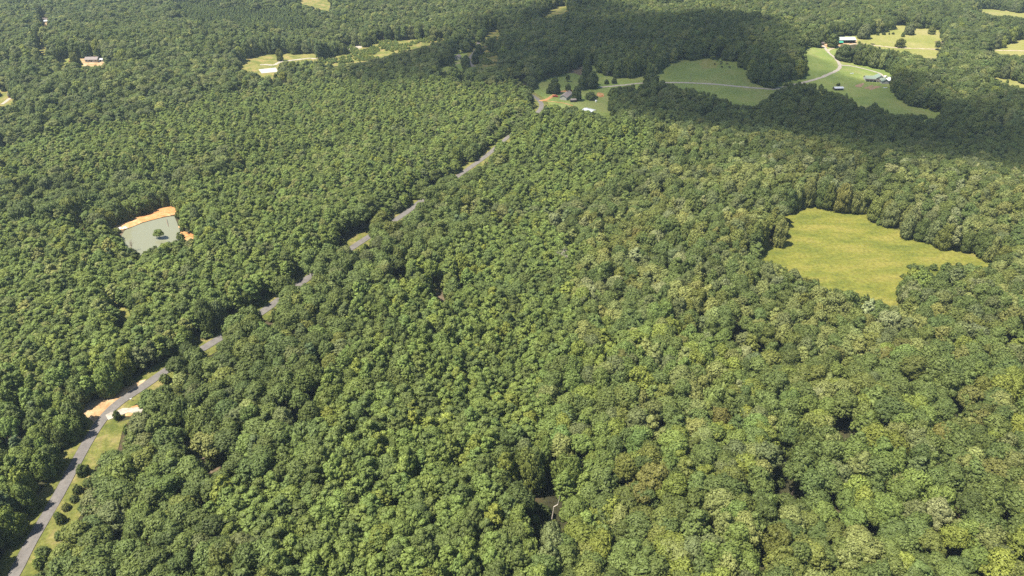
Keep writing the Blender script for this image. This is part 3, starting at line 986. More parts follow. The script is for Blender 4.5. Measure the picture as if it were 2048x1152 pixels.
def vnoise(x, y, sc, seed):
    """smooth value noise in 0..1"""
    g = np.random.default_rng(seed).random((64, 64))
    X, Y = x / sc + 1000, y / sc + 1000
    i, j = np.floor(X).astype(int), np.floor(Y).astype(int)
    fx, fy = X - i, Y - j
    fx, fy = fx * fx * (3 - 2 * fx), fy * fy * (3 - 2 * fy)
    q = lambda a, b: g[b % 64, a % 64]
    return q(i, j) * (1 - fx) * (1 - fy) + q(i + 1, j) * fx * (1 - fy) + q(i, j + 1) * (1 - fx) * fy + q(i + 1, j + 1) * fx * fy


LEAF_GAIN = 1.52
# hand-placed trees (pixel of the foot, kind, colour, radius, height, label)
SPECIAL = [
    (322, 481, 'broad', 'bright green', 2.7, 7.5, "small bright green tree standing alone at the near edge of the pond"),
    (236, 838, 'edge', 'deep green', 1.4, 4.2, "small dark tree by the mouth of the white gravel driveway"),
    (170, 949, 'edge', 'mid green', 2.0, 5.2, "bushy young tree on the grass verge at the right side of the asphalt road"),
    (1109, 187, 'edge', 'dark green', 5.2, 15.0, "dense dark tree beside the red pickup and the clay drive"),
    (1172, 171, 'edge', 'dark green', 5.4, 27.0, "tallest dark tree behind the farmhouse, above its neighbours"),
    (1183, 176, 'edge', 'dark green', 6.4, 16.0, "wide dark tree just right of the tallest tree behind the farmhouse"),
    (1163, 179, 'edge', 'deep green', 4.2, 14.0, "dark tree just left of the tallest tree behind the farmhouse"),
    (1153, 201, 'edge', 'dark green', 4.4, 13.5, "dark tree at the right gable of the grey farmhouse"),
    (1181, 199, 'edge', 'mid green', 4.8, 7.0, "low spreading tree on the lawn right of the farmhouse"),
    (1136, 182, 'edge', 'mid green', 2.8, 7.5, "thin young tree behind the roof of the grey farmhouse"),
    (1135, 163, 'slender', 'deep green', 2.0, 7.0, "slim small tree alone on the farm lawn below the cut bank"),
    (1096, 187, 'edge', 'deep green', 2.2, 5.5, "small bushy tree left of the clay drive by the farmhouse"),
    (1213, 168, 'edge', 'dark green', 2.4, 4.5, "round dark bush beside the farm track behind the lawn"),
    (1228, 167, 'edge', 'deep green', 2.8, 5.5, "bigger bush right of the round dark bush by the farm track"),
    (1300, 168, 'edge', 'dark green', 6.5, 11.0, "broad dark tree at the left end of the hill pasture by the track"),
    (1726, 77, 'edge', 'grey green', 7.8, 17.0, "large tree standing right of the long pale roofed barn"),
    (1664, 94, 'edge', 'deep green', 7.4, 15.5, "large round tree in front of the left end of the long barn"),
    (1628, 93, 'edge', 'dark green', 8.5, 15.5, "broad dark tree left of the barn at the top of the lawn"),
    (1817, 69, 'edge', 'grey green', 5.8, 12.5, "round tree in the upper pasture nearest the wood behind"),
    (1799, 94, 'edge', 'olive', 5.8, 10.5, "lone rounded tree beside the pasture track with a dark shadow under it"),
    (1862, 68, 'edge', 'olive', 4.2, 8.5, "small round tree at the right end of the upper pasture"),
    (1805, 73.5, 'edge', 'mid green', 2.2, 6.0, "thin small tree below the round tree in the upper pasture"),
    (1874, 100, 'slender', 'deep green', 3.0, 11.0, "upright dark tree at the end of the pasture track by the muddy puddle"),
    (1887, 96, 'edge', 'grey green', 3.2, 8.0, "grey green tree just right of the upright tree by the muddy puddle"),
    (1686, 121, 'edge', 'dark green', 9.0, 17.0, "large dark round tree beside the fork of the farm track"),
    (1700, 122, 'edge', 'deep green', 6.0, 13.0, "tree tucked against the large dark tree at the track fork"),
    (561, 122, 'edge', 'olive', 3.4, 14.0, "thin crowned tall tree left standing in the logged clearing"),
    (914, 107, 'pine', 'blue green', 2.8, 11.0, "small conifer left of the grey shed in the shed lawn"),
    (923, 106, 'pine', 'blue green', 2.8, 11.5, "small conifer right behind the grey shed in the shed lawn"),
    (951, 128, 'edge', 'dark green', 4.2, 13.0, "dark tree beside the bend of the road below the shed"),
    (958, 112, 'edge', 'dark green', 5.0, 13.5, "dark tree on the right side of the road opposite the shed"),
    (932, 138, 'edge', 'deep green', 5.4, 14.5, "dark tree on the left side of the road below the shed"),
    (961, 84, 'edge', 'bright green', 6.0, 14.5, "bright round tree right beside the white van on the road"),
    (155, 137, 'edge', 'olive', 5.2, 16.0, "olive tree in front of the homestead between red car and house"),
    (172, 120, 'pine', 'dark green', 3.0, 10.0, "thin dark tree left of the grey roofed homestead house"),
    (196, 116, 'pine', 'dark green', 3.2, 9.0, "thin dark tree right behind the grey roofed homestead house"),
    (1835, 592, 'edge', 'fresh green', 6.5, 14.0, "bright yellow green tree at the notch in the hay meadow edge"),
    (1822, 575, 'edge', 'yellow green', 5.0, 11.0, "vivid green low tree at the corner of the hay meadow notch"),
]
SPX = np.array([at(s[0], s[1]) for s in SPECIAL])
SPR = np.array([s[4] for s in SPECIAL])

cand = {k: [] for k in ('x', 'y', 'kind', 'r', 'h', 'tone', 'var')}
road_pts = road_c[::2]
for sp_group in sorted({s[2] for s in STANDS.values()}):
    sp = sp_group
    names = [k for k, s in STANDS.items() if s[2] == sp]
    xs = np.arange(-1250, 1250, sp)
    ys = np.arange(95, 1560, sp * .9)
    X, Y = np.meshgrid(xs, ys)
    X = X + (np.arange(len(ys)) % 2)[:, None] * sp / 2
    X = (X + rng.uniform(-.44, .44, X.shape) * sp).ravel()
    Y = (Y + rng.uniform(-.44, .44, Y.shape) * sp).ravel()
    lim = np.abs(X) < 0.80 * (Y * CP + (CAM_H) * SP) + 30
    X, Y = X[lim], Y[lim]
    Z = ground(X, Y)
    U, Vv, D = project(X, Y, Z)
    jit = 22 * D.min() / D
    su = U + (vnoise(X, Y, 23, 5) - .5) * 2 * 60 * (300 / D)
    sv_ = Vv + (vnoise(X, Y, 23, 6) - .5) * 2 * 40 * (300 / D)
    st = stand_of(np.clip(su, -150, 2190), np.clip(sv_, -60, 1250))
    for nm in names:
        kw, pw, _, rr, hr = STANDS[nm]
        s = np.where(st == nm)[0]
        if len(s) == 0:
            continue
        x, y, z, u, v, d = X[s], Y[s], Z[s], U[s], Vv[s], D[s]
        kinds = np.array([k for k, _ in kw])
        kp = np.array([w for _, w in kw], float)
        kd = kinds[rng.choice(len(kinds), len(s), p=kp / kp.sum())]
        sz = rng.beta(2, 2, len(s)) * .7 + vnoise(x, y, 31, 8) * .3
        r_ = rr[0] + (rr[1] - rr[0]) * sz
        h_ = hr[0] + (hr[1] - hr[0]) * (0.55 * sz + 0.45 * rng.random(len(s)))
        h_ *= .80 + .40 * vnoise(x, y, 26, 77)
        if nm in ('young', 'poplar'):
            h_ *= .88 + .24 * rng.random(len(s))
        if nm == 'young' or nm == 'poplar':
            r_ = np.where(kd == 'broad', r_ * 1.35, r_)
        else:
            r_ = np.where(kd == 'slender', r_ * .72, r_)
        r_ = np.where(kd == 'pine', r_ * .75, r_)
        drd = np.min(np.hypot(x[:, None] - road_pts[None, :, 0], y[:, None] - road_pts[None, :, 1]), 1)
        h_ = np.where((drd < 12) & (v < 440), h_ * .68, h_)
        ok = np.ones(len(s), bool)
        # keep the openings open: foot, top and crown outline
        if nm != 'brush':
            zc, rz = z + h_ * .70, h_ * .28
            ppm = FPX / d
            cu, cv_, _ = project(x, y, zc)
            _, tv_, _ = project(x, y, z + h_)
            ok &= ~is_open(u, v)
            ok &= ~is_open(cu, tv_ + 1)
            for k in range(10):
                t = 2 * math.pi * k / 10
                for q_ in (.45, .9):
                    ok &= ~is_open(cu + q_ * r_ * ppm * np.cos(t), cv_ - (q_ * rz * ppm) * np.sin(t))
            ok &= ~is_open(cu, cv_)
            for q_ in (.10, .18, .26, .34, .42, .50, .58, .66, .74, .82, .90, .97):
                lu, lv, _ = project(x, y, z + q_ * h_)
                for k in (-.75, -.4, 0, .4, .75):
                    ok &= ~is_open(lu + k * r_ * ppm * (q_ > .2) * math.sqrt(max(.05, 1 - ((q_ - .55) / .48) ** 2)), lv)
        else:
            ok &= rng.random(len(s)) < .75
        # trees that front an opening keep their branches to the ground
        low = np.zeros(len(s), bool)
        ppm_ = FPX / d
        for mx, my in ((0, 3), (0, 7), (0, 11), (5, 2), (-5, 2), (9, 3), (-9, 3)):
            low |= is_open(u + mx * ppm_, v + my * ppm_ * (CAM_H / np.hypot(y, CAM_H)))
        kd = np.where(low & (kd == 'broad'), 'edge', kd)
        edge_s = low & (kd == 'slender') & (rng.random(len(s)) < .7)
        r_ = np.where(edge_s, np.maximum(r_, 2.8), r_)
        h_ = np.where(edge_s, h_ * .8, h_)
        kd = np.where(edge_s, 'edge', kd)
        # stay off the road and its verge
        ok &= drd > np.where(kd == 'shrub', 4.2, 4.6 + r_ * .35)
        # leave room for the hand-placed trees
        for q, rad in zip(SPX, SPR):
            ok &= np.hypot(x - q[0], y - q[1]) > rad * .8 + r_ * .5
        toneN = np.array([k for k, _ in pw])
        tp = np.array([w for _, w in pw], float)
        # tones cluster a little, as sprouted groups do
        g = vnoise(x, y, 24, 21) * .7 + rng.random(len(s)) * .3
        gi = np.argsort(np.argsort(g)) / max(1, len(g) - 1)
        perm = np.random.default_rng(3).permutation(len(toneN))
        cum = np.cumsum(tp[perm] / tp.sum())
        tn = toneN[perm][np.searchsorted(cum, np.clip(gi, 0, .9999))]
        alt = toneN[rng.choice(len(toneN), len(s), p=tp / tp.sum())]
        tn = np.where(rng.random(len(s)) < .38, alt, tn)
        tn = np.where(kd == 'pine', np.where(rng.random(len(s)) < .5, 'blue green', 'dark green'), tn)
        for k, a in (('x', x), ('y', y), ('kind', kd), ('r', r_), ('h', h_), ('tone', tn)):
            cand[k].append(a[ok])
        cand['var'].append(rng.integers(0, 100, ok.sum()))
        if nm == 'brush':
            continue
        # bushes fill the wood's edge where no full tree found room
        for _rep in range(2):
            e = np.where(~ok)[0]
            ex, ey = x[e] + rng.normal(0, 1.6, len(e)), y[e] + rng.normal(0, 1.6, len(e))
            er, eh = rng.uniform(1.3, 2.4, len(e)), rng.uniform(2.0, 5.0, len(e))
            eu, ev, ed = project(ex, ey, ground(ex, ey))
            _, et, _ = project(ex, ey, ground(ex, ey) + eh)
            eo = ~is_open(eu, ev) & ~is_open(eu, et) & ~is_open(eu - er * FPX / ed, ev) & ~is_open(eu + er * FPX / ed, ev)
            eo &= np.min(np.hypot(ex[:, None] - road_pts[None, :, 0], ey[:, None] - road_pts[None, :, 1]), 1) > 4.4 + er * .5 if len(e) else True
            for q, rad in zip(SPX, SPR):
                eo &= np.hypot(ex - q[0], ey - q[1]) > rad * .5 + er
            et_ = np.array(['dark green', 'deep green', 'mid green', 'bright green', 'olive'])[rng.choice(5, len(e), p=[.3, .3, .2, .1, .1])]
            for k, a in (('x', ex), ('y', ey), ('kind', np.full(len(e), 'shrub')), ('r', er), ('h', eh), ('tone', et_)):
                cand[k].append(a[eo])
            cand['var'].append(rng.integers(0, 100, eo.sum()))
T = {k: np.concatenate(v) for k, v in cand.items()}
# big crowns push out neighbours of other stands
T['z'] = ground(T['x'], T['y'])
T['rot'] = rng.uniform(0, 2 * math.pi, len(T['x']))
base = (.74 * np.array([PAL[t] for t in T['tone']]) + .26 * np.array([.084, .108, .028])) * LEAF_GAIN
bright = rng.normal(1, .11, len(base)).clip(.7, 1.35) * np.where(T['kind'] == 'slender', 1.05, 1.0)
hue = rng.normal(0, .035, len(base))
tint = base * bright[:, None] * np.stack([1 + hue, np.ones_like(hue), 1 - hue], 1)
T['tint'] = tint
U, Vv, D = project(T['x'], T['y'], T['z'] + T['h'] * .7)
T['u'], T['v'], T['d'] = U, Vv, D
inview = (U > 4) & (U < 2044) & (Vv > 2) & (Vv < 1148)
print("trees", len(U), "in view", inview.sum(), {k: int((T['kind'] == k).sum()) for k in NOM})

# ------------------------------------------------------------------ individual trees, nearest first
NAME = {'broad': 'broadleaf_tree', 'edge': 'spreading_tree', 'slender': 'slender_tree', 'pine': 'pine_tree', 'shrub': 'shrub'}
SHAPE = {'broad': 'round tree', 'edge': 'low branched tree', 'slender': 'slender tree', 'pine': 'pine', 'shrub': 'shrub'}
ROWS = ['near top', 'high up', 'upper third', 'above middle', 'mid height', 'just below middle', 'lower third', 'low down', 'near bottom', 'bottom edge']
COLS = ['left edge', 'far left', 'left side', 'left quarter', 'mid left', 'left of centre', 'right of centre', 'mid right', 'right quarter', 'right side', 'far right', 'right edge']
GROUPN = {'broad': 'round crowned woodland trees', 'edge': 'low branched trees along the wood edges', 'slender': 'slender young woodland trees', 'pine': 'pines scattered in the woodland', 'shrub': 'scrub bushes in the clearings'}


def place_tree(kind, var, x, y, z, rz, r_, h_, tint_, label, group):
    cm, tm, _ = PROTO[kind][var % len(PROTO[kind])]
    nr, nh = NOM[kind]
    t = bpy.data.objects.new(NAME[kind], None)
    t.location = (x, y, z)
    t.rotation_euler = (0, 0, rz)
    k_ = rng.uniform(.86, 1.16)
    t.scale = (r_ / nr * k_, r_ / nr / k_, h_ / nh)
    COL.objects.link(t)
    tag(t, label, 'shrub' if kind == 'shrub' else 'tree', group)
    c = bpy.data.objects.new('crown', cm)
    c.parent = t
    c['tint'] = [float(q) for q in tint_]
    COL.objects.link(c)
    k = bpy.data.objects.new('trunk', tm)
    k.parent = t
    COL.objects.link(k)
    return t


for s, p in zip(SPECIAL, SPX):
    tt = np.array(PAL[s[3]]) * LEAF_GAIN * rng.normal(1, .06)
    place_tree(s[2], int(rng.integers(0, 50)), p[0], p[1], p[2] - .1, rng.uniform(0, 6.28), s[4], s[5], tt, s[6], None)

single = np.zeros(len(U), bool)
for kind in NOM:
    lim = 300 - sum(1 for s in SPECIAL if s[2] == kind)
    k = np.where(inview & (T['kind'] == kind))[0]
    k = k[np.argsort(D[k] / T['r'][k])][:lim]
    single[k] = True
    kk = np.where(inview & (T['d'] < T['d'][k].max() * 1.1))[0]
    r_lo, r_hi = np.quantile(T['r'][k], [.33, .67])
    seen_labels = {}
    for i in k:
        dn = np.hypot(T['x'][kk] - T['x'][i], T['y'][kk] - T['y'][i])
        order = kk[np.argsort(dn)[1:22]]
        size = 'small' if T['r'][i] < r_lo else ('large' if T['r'][i] > r_hi else 'medium')
        row, colm = ROWS[min(9, int(Vv[i] / 115.2))], COLS[min(11, int(U[i] / 170.7))]
        lab = None
        for nb in [t for t in dict.fromkeys(T['tone'][order]) if t != T['tone'][i]] or ['mid green']:
            lab = f"{size} {T['tone'][i]} {SHAPE[kind]} beside a {nb} one, {row}, {colm}"
            if lab not in seen_labels:
                break
        if lab in seen_labels:
            ns = [t for t in dict.fromkeys(T['tone'][order]) if t != T['tone'][i]]
            for a_, b_ in [(p_, q_) for p_ in ns for q_ in ns if p_ < q_]:
                lb = f"{size} {T['tone'][i]} {SHAPE[kind]} between {a_} and {b_} ones, {row}, {colm}"
                if lb not in seen_labels and len(lb.split()) <= 16:
                    lab = lb
                    break
        seen_labels[lab] = 1
        place_tree(kind, T['var'][i], T['x'][i], T['y'][i], T['z'][i] - .15, T['rot'][i], T['r'][i], T['h'][i], T['tint'][i], lab, GROUPN[kind])


# ------------------------------------------------------------------ the rest of the woodland: one mass per kind
def scatter_group(name, protos):
    ng = bpy.data.node_groups.new(name, 'GeometryNodeTree')
    ng.interface.new_socket('Geometry', in_out='INPUT', socket_type='NodeSocketGeometry')
    ng.interface.new_socket('Geometry', in_out='OUTPUT', socket_type='NodeSocketGeometry')
    n, l = ng.nodes, ng.links
    gi, go = n.new('NodeGroupInput'), n.new('NodeGroupOutput')
    iop = n.new('GeometryNodeInstanceOnPoints')
    join = n.new('GeometryNodeJoinGeometry')
    for ob in reversed(protos):
        oi = n.new('GeometryNodeObjectInfo')
        oi.inputs['Object'].default_value = ob
        oi.inputs['As Instance'].default_value = False
        g2 = n.new('GeometryNodeGeometryToInstance')
        l.new(oi.outputs['Geometry'], g2.inputs[0])
        l.new(g2.outputs[0], join.inputs[0])
    l.new(gi.outputs[0], iop.inputs['Points'])
    l.new(join.outputs[0], iop.inputs['Instance'])
    iop.inputs['Pick Instance'].default_value = True

    def attr(nm, dt):
        a = n.new('GeometryNodeInputNamedAttribute')
        a.data_type = dt
        a.inputs['Name'].default_value = nm
        return a.outputs['Attribute']
    l.new(attr('pick', 'INT'), iop.inputs['Instance Index'])
    e2r = n.new('FunctionNodeEulerToRotation')
    l.new(attr('turn', 'FLOAT_VECTOR'), e2r.inputs[0])
    l.new(e2r.outputs[0], iop.inputs['Rotation'])
    l.new(attr('size', 'FLOAT_VECTOR'), iop.inputs['Scale'])
    l.new(iop.outputs[0], go.inputs[0])
    return ng


def mass(name, kind, sel, label):
    k = np.where(sel)[0]
    if not len(k):
        return
    me = bpy.data.meshes.new(name)
    me.vertices.add(len(k))
    me.vertices.foreach_set('co', np.stack([T['x'][k], T['y'][k], T['z'][k] - .15], 1).ravel().astype(np.float32))
    a = me.attributes.new('pick', 'INT', 'POINT')
    a.data.foreach_set('value', (T['var'][k] % len(PROTO[kind])).astype(np.int32))
    a = me.attributes.new('turn', 'FLOAT_VECTOR', 'POINT')
    a.data.foreach_set('vector', np.stack([rng.normal(0, .05, len(k)), rng.normal(0, .05, len(k)), T['rot'][k]], 1).ravel().astype(np.float32))
    nr, nh = NOM[kind]
    a = me.attributes.new('size', 'FLOAT_VECTOR', 'POINT')
    a.data.foreach_set('vector', np.stack([T['r'][k] / nr * rng.uniform(.84, 1.18, len(k)), T['r'][k] / nr * rng.uniform(.84, 1.18, len(k)), T['h'][k] / nh], 1).ravel().astype(np.float32))
    a = me.attributes.new('tint', 'FLOAT_VECTOR', 'POINT')
    a.data.foreach_set('vector', T['tint'][k].ravel().astype(np.float32))
    o = link(bpy.data.objects.new(name, me))
    md = o.modifiers.new('scatter', 'NODES')
    md.node_group = scatter_group(name, [p[2] for p in PROTO[kind]])
    tag(o, label, kind='stuff')


for kind, nm, lab in (('broad', 'broadleaf_woodland', 'mass of distant round crowned green trees'), ('edge', 'edge_woodland', 'low branched trees along far wood edges'), ('slender', 'young_woodland', 'mass of slender young green trees'),
                      ('pine', 'pine_woodland', 'distant scattered dark pines'), ('shrub', 'undergrowth', 'low green scrub in the clearings')):
    mass(nm, kind, (T['kind'] == kind) & ~single, lab)

# ------------------------------------------------------------------ dead trees and snags
def dead_mesh(seed, h, spread, thick):
    r = np.random.default_rng(seed)
    tv, tf, bv, bf = [], [], [], []

    def grow(p, d, L, rad, lev):
        d = d / np.linalg.norm(d)
        q = p + d * L
        tube(tv if lev == 0 else bv, tf if lev == 0 else bf, p, q, rad, rad * .68, 5)
        if lev >= 4:
            return
        for i in range(3 if lev else 4):
            a = d + r.normal(0, spread, 3) + np.array([0, 0, .12])
            grow(p + d * L * r.uniform(.6, 1.0), a, L * r.uniform(.55, .8), rad * .6, lev + 1)
    grow(np.array([0, 0, -.4]), np.array([r.normal(0, .05), r.normal(0, .05), 1]), h * .42, thick, 0)
    return tv, tf, bv, bf


DEAD = [(1762, 1010, 17, .55, .26, 'dead_wood', "pale bare dead tree with forked branches in the lower right wood"),
        (1908, 1062, 15, .5, .2, 'brown_wood', "brownish bare dead tree near the lower right corner"),
        (1121, 545, 16, .5, .24, 'dead_wood', "pale bare dead tree standing out of the central stand"),
        (152, 1122, 11, .6, .2, 'dead_wood', "grey leafless tree in the lower left oak wood near the road"),
        (372, 836, 13, .5, .2, 'brown_wood', "brown dead tree among oaks right of the gravel driveway"),
        (822, 592, 13, .42, .22, 'brown_wood', "tan dead tree beside the small gap in the central stand"),
        (806, 588, 11, .42, .2, 'brown_wood', "shorter tan dead tree left of the gap in the central stand"),
        (1760, 800, 14, .5, .2, 'dead_wood', "bare dead tree sticking out below the hay meadow"),
        (266, 505, 7.5, .35, .12, 'brown_wood', "thin bare sapling at the lower left shore of the pond"),
        (1404, 905, 14, .5, .2, 'brown_wood', "dull brown dead tree in the middle of the lower right wood")]
for i, (u, v, h, sp, th, mt, lab) in enumerate(DEAD):
    p = at(u, v)
    t = thing('dead_tree', lab, 'tree', p, rng.uniform(0, 6.28), 'dead trees')
    tv, tf, bv, bf = dead_mesh(50 + i, h, sp, th)
    mesh_obj('trunk', tv, tf, M[mt], t)
    mesh_obj('branches', bv, bf, M[mt], t)
# leaning broken snag in the dark gap, and the fallen pole across the pond
p = at(1102, 1046)
t = thing('snag', "pale broken trunk leaning in the dark gap near the bottom centre", 'dead tree', p)
v_, f_ = [], []
q0 = np.array([0, 0, -.3])
for dx, dz, r0, r1 in ((.5, 5, .28, .22), (.25, 4, .22, .17), (1.4, 1.2, .17, .14), (.5, 4.5, .14, .05)):
    q1 = q0 + np.array([dx, 0, dz])
    tube(v_, f_, q0, q1, r0, r1, 6)
    q0 = q1
mesh_obj('trunk', v_, f_, M['dead_wood'], t)
a0, a1 = level_pt(337, 453, pond_z), level_pt(331, 436, pond_z + 1.2)
v_, f_ = [], []
tube(v_, f_, (a0[0], a0[1], pond_z + .05), (a1[0], a1[1], pond_z + 1.4), .16, .10, 6)
o = mesh_obj('fallen_trunk', v_, f_, M['brown_wood'])
tag(o, "dark fallen trunk reaching into the pond from the dam", 'fallen trunk')
for i in range(6):
    p = at(236 + 3.2 * i + rng.uniform(-1, 1), 458 + (i % 2) * 2 - i * .6)
    bm = bmesh.new()
    bmesh.ops.create_icosphere(bm, subdivisions=2, radius=1.0)
    for w in bm.verts:
        w.co *= rng.uniform(.78, 1.12)
        w.co.z *= .6
    o = bm_obj('boulder', bm, M['rock'])
    o.location = (p[0], p[1], p[2] + .25)
    s = rng.uniform(.6, 1.2)
    o.scale = (s, s, s)
    tag(o, "pale boulder in the rock pile at the left end of the pond dam", 'boulder', 'rock pile at the pond')

# scrub and small verge bushes by the road
for (u, v, r_, h_, tn, lab) in [(158, 985, 1.7, 3.6, 'deep green', "taller dark shrub on the verge below the bushy young tree"), (150, 1002, 1.5, 2.6, 'mid green', "green shrub in a row on the verge right of the asphalt road"),
                               (134, 1018, 1.6, 2.4, 'olive', "olive shrub on the grassy verge right of the asphalt road"), (116, 1034, 1.3, 2.2, 'bright green', "bright small shrub at the lower end of the verge row"),
                               (1094, 1036, 2.2, 4.5, 'deep green', "shaded bush at the foot of the leaning broken snag"), (1084, 1022, 1.8, 3.4, 'mid green', "shaded bush left of the leaning broken snag in the dark gap"),
                               (1554, 972, 2.2, 4.2, 'mid green', "shaded bush in the small dark gap of the lower right wood"), (420, 936, 1.8, 3.2, 'mid green', "small bush on the bare soil gap in the lower left oak wood"),
                               (1755, 70.5, 2.0, 3.0, 'dark green', "dark shrub at the left of the shrub row in the upper pasture"), (1767, 69.5, 2.4, 3.4, 'dark green', "widest shrub in the middle of the upper pasture row"),
                               (1778, 69.3, 1.2, 2.4, 'deep green', "narrow shrub in the upper pasture shrub row"), (1786, 68.5, 2.0, 2.4, 'deep green', "low shrub at the right end of the upper pasture row"),
                               (1676, 171.5, 1.8, 3.0, 'dark green', "dark bush behind the small white roofed shed"), (1193, 196.5, 1.3, 2.4, 'dark green', "small dark bush beside the white tank on the farm lawn")]:
    p = at(u, v)
    place_tree('shrub', int(rng.integers(0, 9)), p[0], p[1], p[2] - .05, rng.uniform(0, 6), r_, h_, PAL[tn], lab, None)


# ------------------------------------------------------------------ buildings
def gable(name, label, cat, p, rz, L, W, hw, hr, wall, roof, over=.5, doors=((0.0, 1.0, 2.05),), windows=4, porch=None, chimney=False):
    """house with its long axis on local x, ridge along x"""
    t = thing(name, label, cat, (p[0], p[1], p[2] + .1), rz)
    bm = bmesh.new()
    pts = [(-W / 2, -.8), (W / 2, -.8), (W / 2, hw), (0, hw + hr), (-W / 2, hw)]
    a = [bm.verts.new((-L / 2, y, z)) for y, z in pts]
    b = [bm.verts.new((L / 2, y, z)) for y, z in pts]
    bm.faces.new(a[::-1])
    bm.faces.new(b)
    for i in range(5):
        j = (i + 1) % 5
        bm.faces.new((a[i], a[j], b[j], b[i]))
    bmesh.ops.recalc_face_normals(bm, faces=bm.faces[:])
    bm_obj('wall', bm, wall, t)
    bm = bmesh.new()
    sl = hr / (W / 2)
    for s in (-1, 1):
        y1, z1 = s * (W / 2 + over), hw - over * sl
        prof = [(0, hw + hr + .06), (y1, z1 + .06), (y1, z1 + .24), (0, hw + hr + .26)]
        a = [bm.verts.new((-L / 2 - over, y, z)) for y, z in prof]
        b = [bm.verts.new((L / 2 + over, y, z)) for y, z in prof]
        bm.faces.new(a)
        bm.faces.new(b)
        for i in range(4):
            j = (i + 1) % 4
            bm.faces.new((a[i], a[j], b[j], b[i]))
    bmesh.ops.remove_doubles(bm, verts=bm.verts[:], dist=.001)
    bmesh.ops.recalc_face_normals(bm, faces=bm.faces[:])
    ro = bm_obj('roof', bm, roof, t)
    if chimney:
        box_obj('chimney', (L * .2, L * .2 + .9, -.35, .35, hw + hr - .6, hw + hr + 1.1), M['brick'], ro)
    for (x, w, h) in doors:
        d = box_obj('door', (x - w / 2, x + w / 2, -W / 2 - .06, -W / 2 + .05, 0, h), M['dark_wood'], t)
    for i in range(windows):
        x = -L / 2 + L * (i + .5) / windows
        if any(abs(x - dx) < dw / 2 + .7 for dx, dw, _ in doors):
            continue
        for s in (-1, 1):
            f = box_obj('window', (x - .6, x + .6, s * W / 2 - .07, s * W / 2 + .07, .95, 2.1), M['white_paint'], t)
            box_obj('pane', (x - .5, x + .5, s * W / 2 - .09, s * W / 2 + .09, 1.05, 2.0), M['glass'], f)
    return t


def ang(pa, pb):
    return math.atan2(pb[1] - pa[1], pb[0] - pa[0])


# grey farmhouse: long axis runs away from the camera
ph = at(1132, 195.5)
gable('farmhouse', "grey roofed farmhouse with pale gable wall by the clay drive", 'house', ph, R(66), 17, 7.2, 2.7, 2.0, M['siding'], M['shingle'], chimney=True)
gable('garden_shed', "small dark wooden shed on the lawn in front of the farmhouse", 'shed', at(1146, 203.5), R(12), 5.4, 3.6, 2.0, .9, M['dark_wood'], M['shingle'], .25, doors=((0, 1.1, 1.8),), windows=0)


def carport(name, label, p, rz, L, W, h, roof, post_mat, n_posts=3, pitch=.8):
    t = thing(name, label, 'carport', p, rz)
    bm = bmesh.new()
    for s in (-1, 1):
        prof = [(0, h + pitch), (s * W / 2, h), (s * W / 2, h + .14), (0, h + pitch + .14)]
        a = [bm.verts.new((-L / 2, y, z)) for y, z in prof]
        b = [bm.verts.new((L / 2, y, z)) for y, z in prof]
        bm.faces.new(a)
        bm.faces.new(b)
        for i in range(4):
            j = (i + 1) % 4
            bm.faces.new((a[i], a[j], b[j], b[i]))
    bmesh.ops.remove_doubles(bm, verts=bm.verts[:], dist=.001)
    bmesh.ops.recalc_face_normals(bm, faces=bm.faces[:])
    bm_obj('roof', bm, roof, t)
    for s in (-1, 1):
        for i in range(n_posts):
            x = -L / 2 + .4 + (L - .8) * i / (n_posts - 1)
            box_obj('post', (x - .1, x + .1, s * (W / 2 - .3) - .1, s * (W / 2 - .3) + .1, -.5, h + .02), post_mat, t)
    return t


pc = at(1178, 226)
cpt = carport('metal_carport', "open carport with bright white metal roof below the farmhouse", pc, R(-42), 11.0, 8.4, 2.8, M['white_metal'], M['dark_wood'])
# a darker patched panel on the roof
box_obj('roof_vent', (-3.5, -.4, .9, 1.9, 3.62, 3.78), M['grey_wall'], cpt)


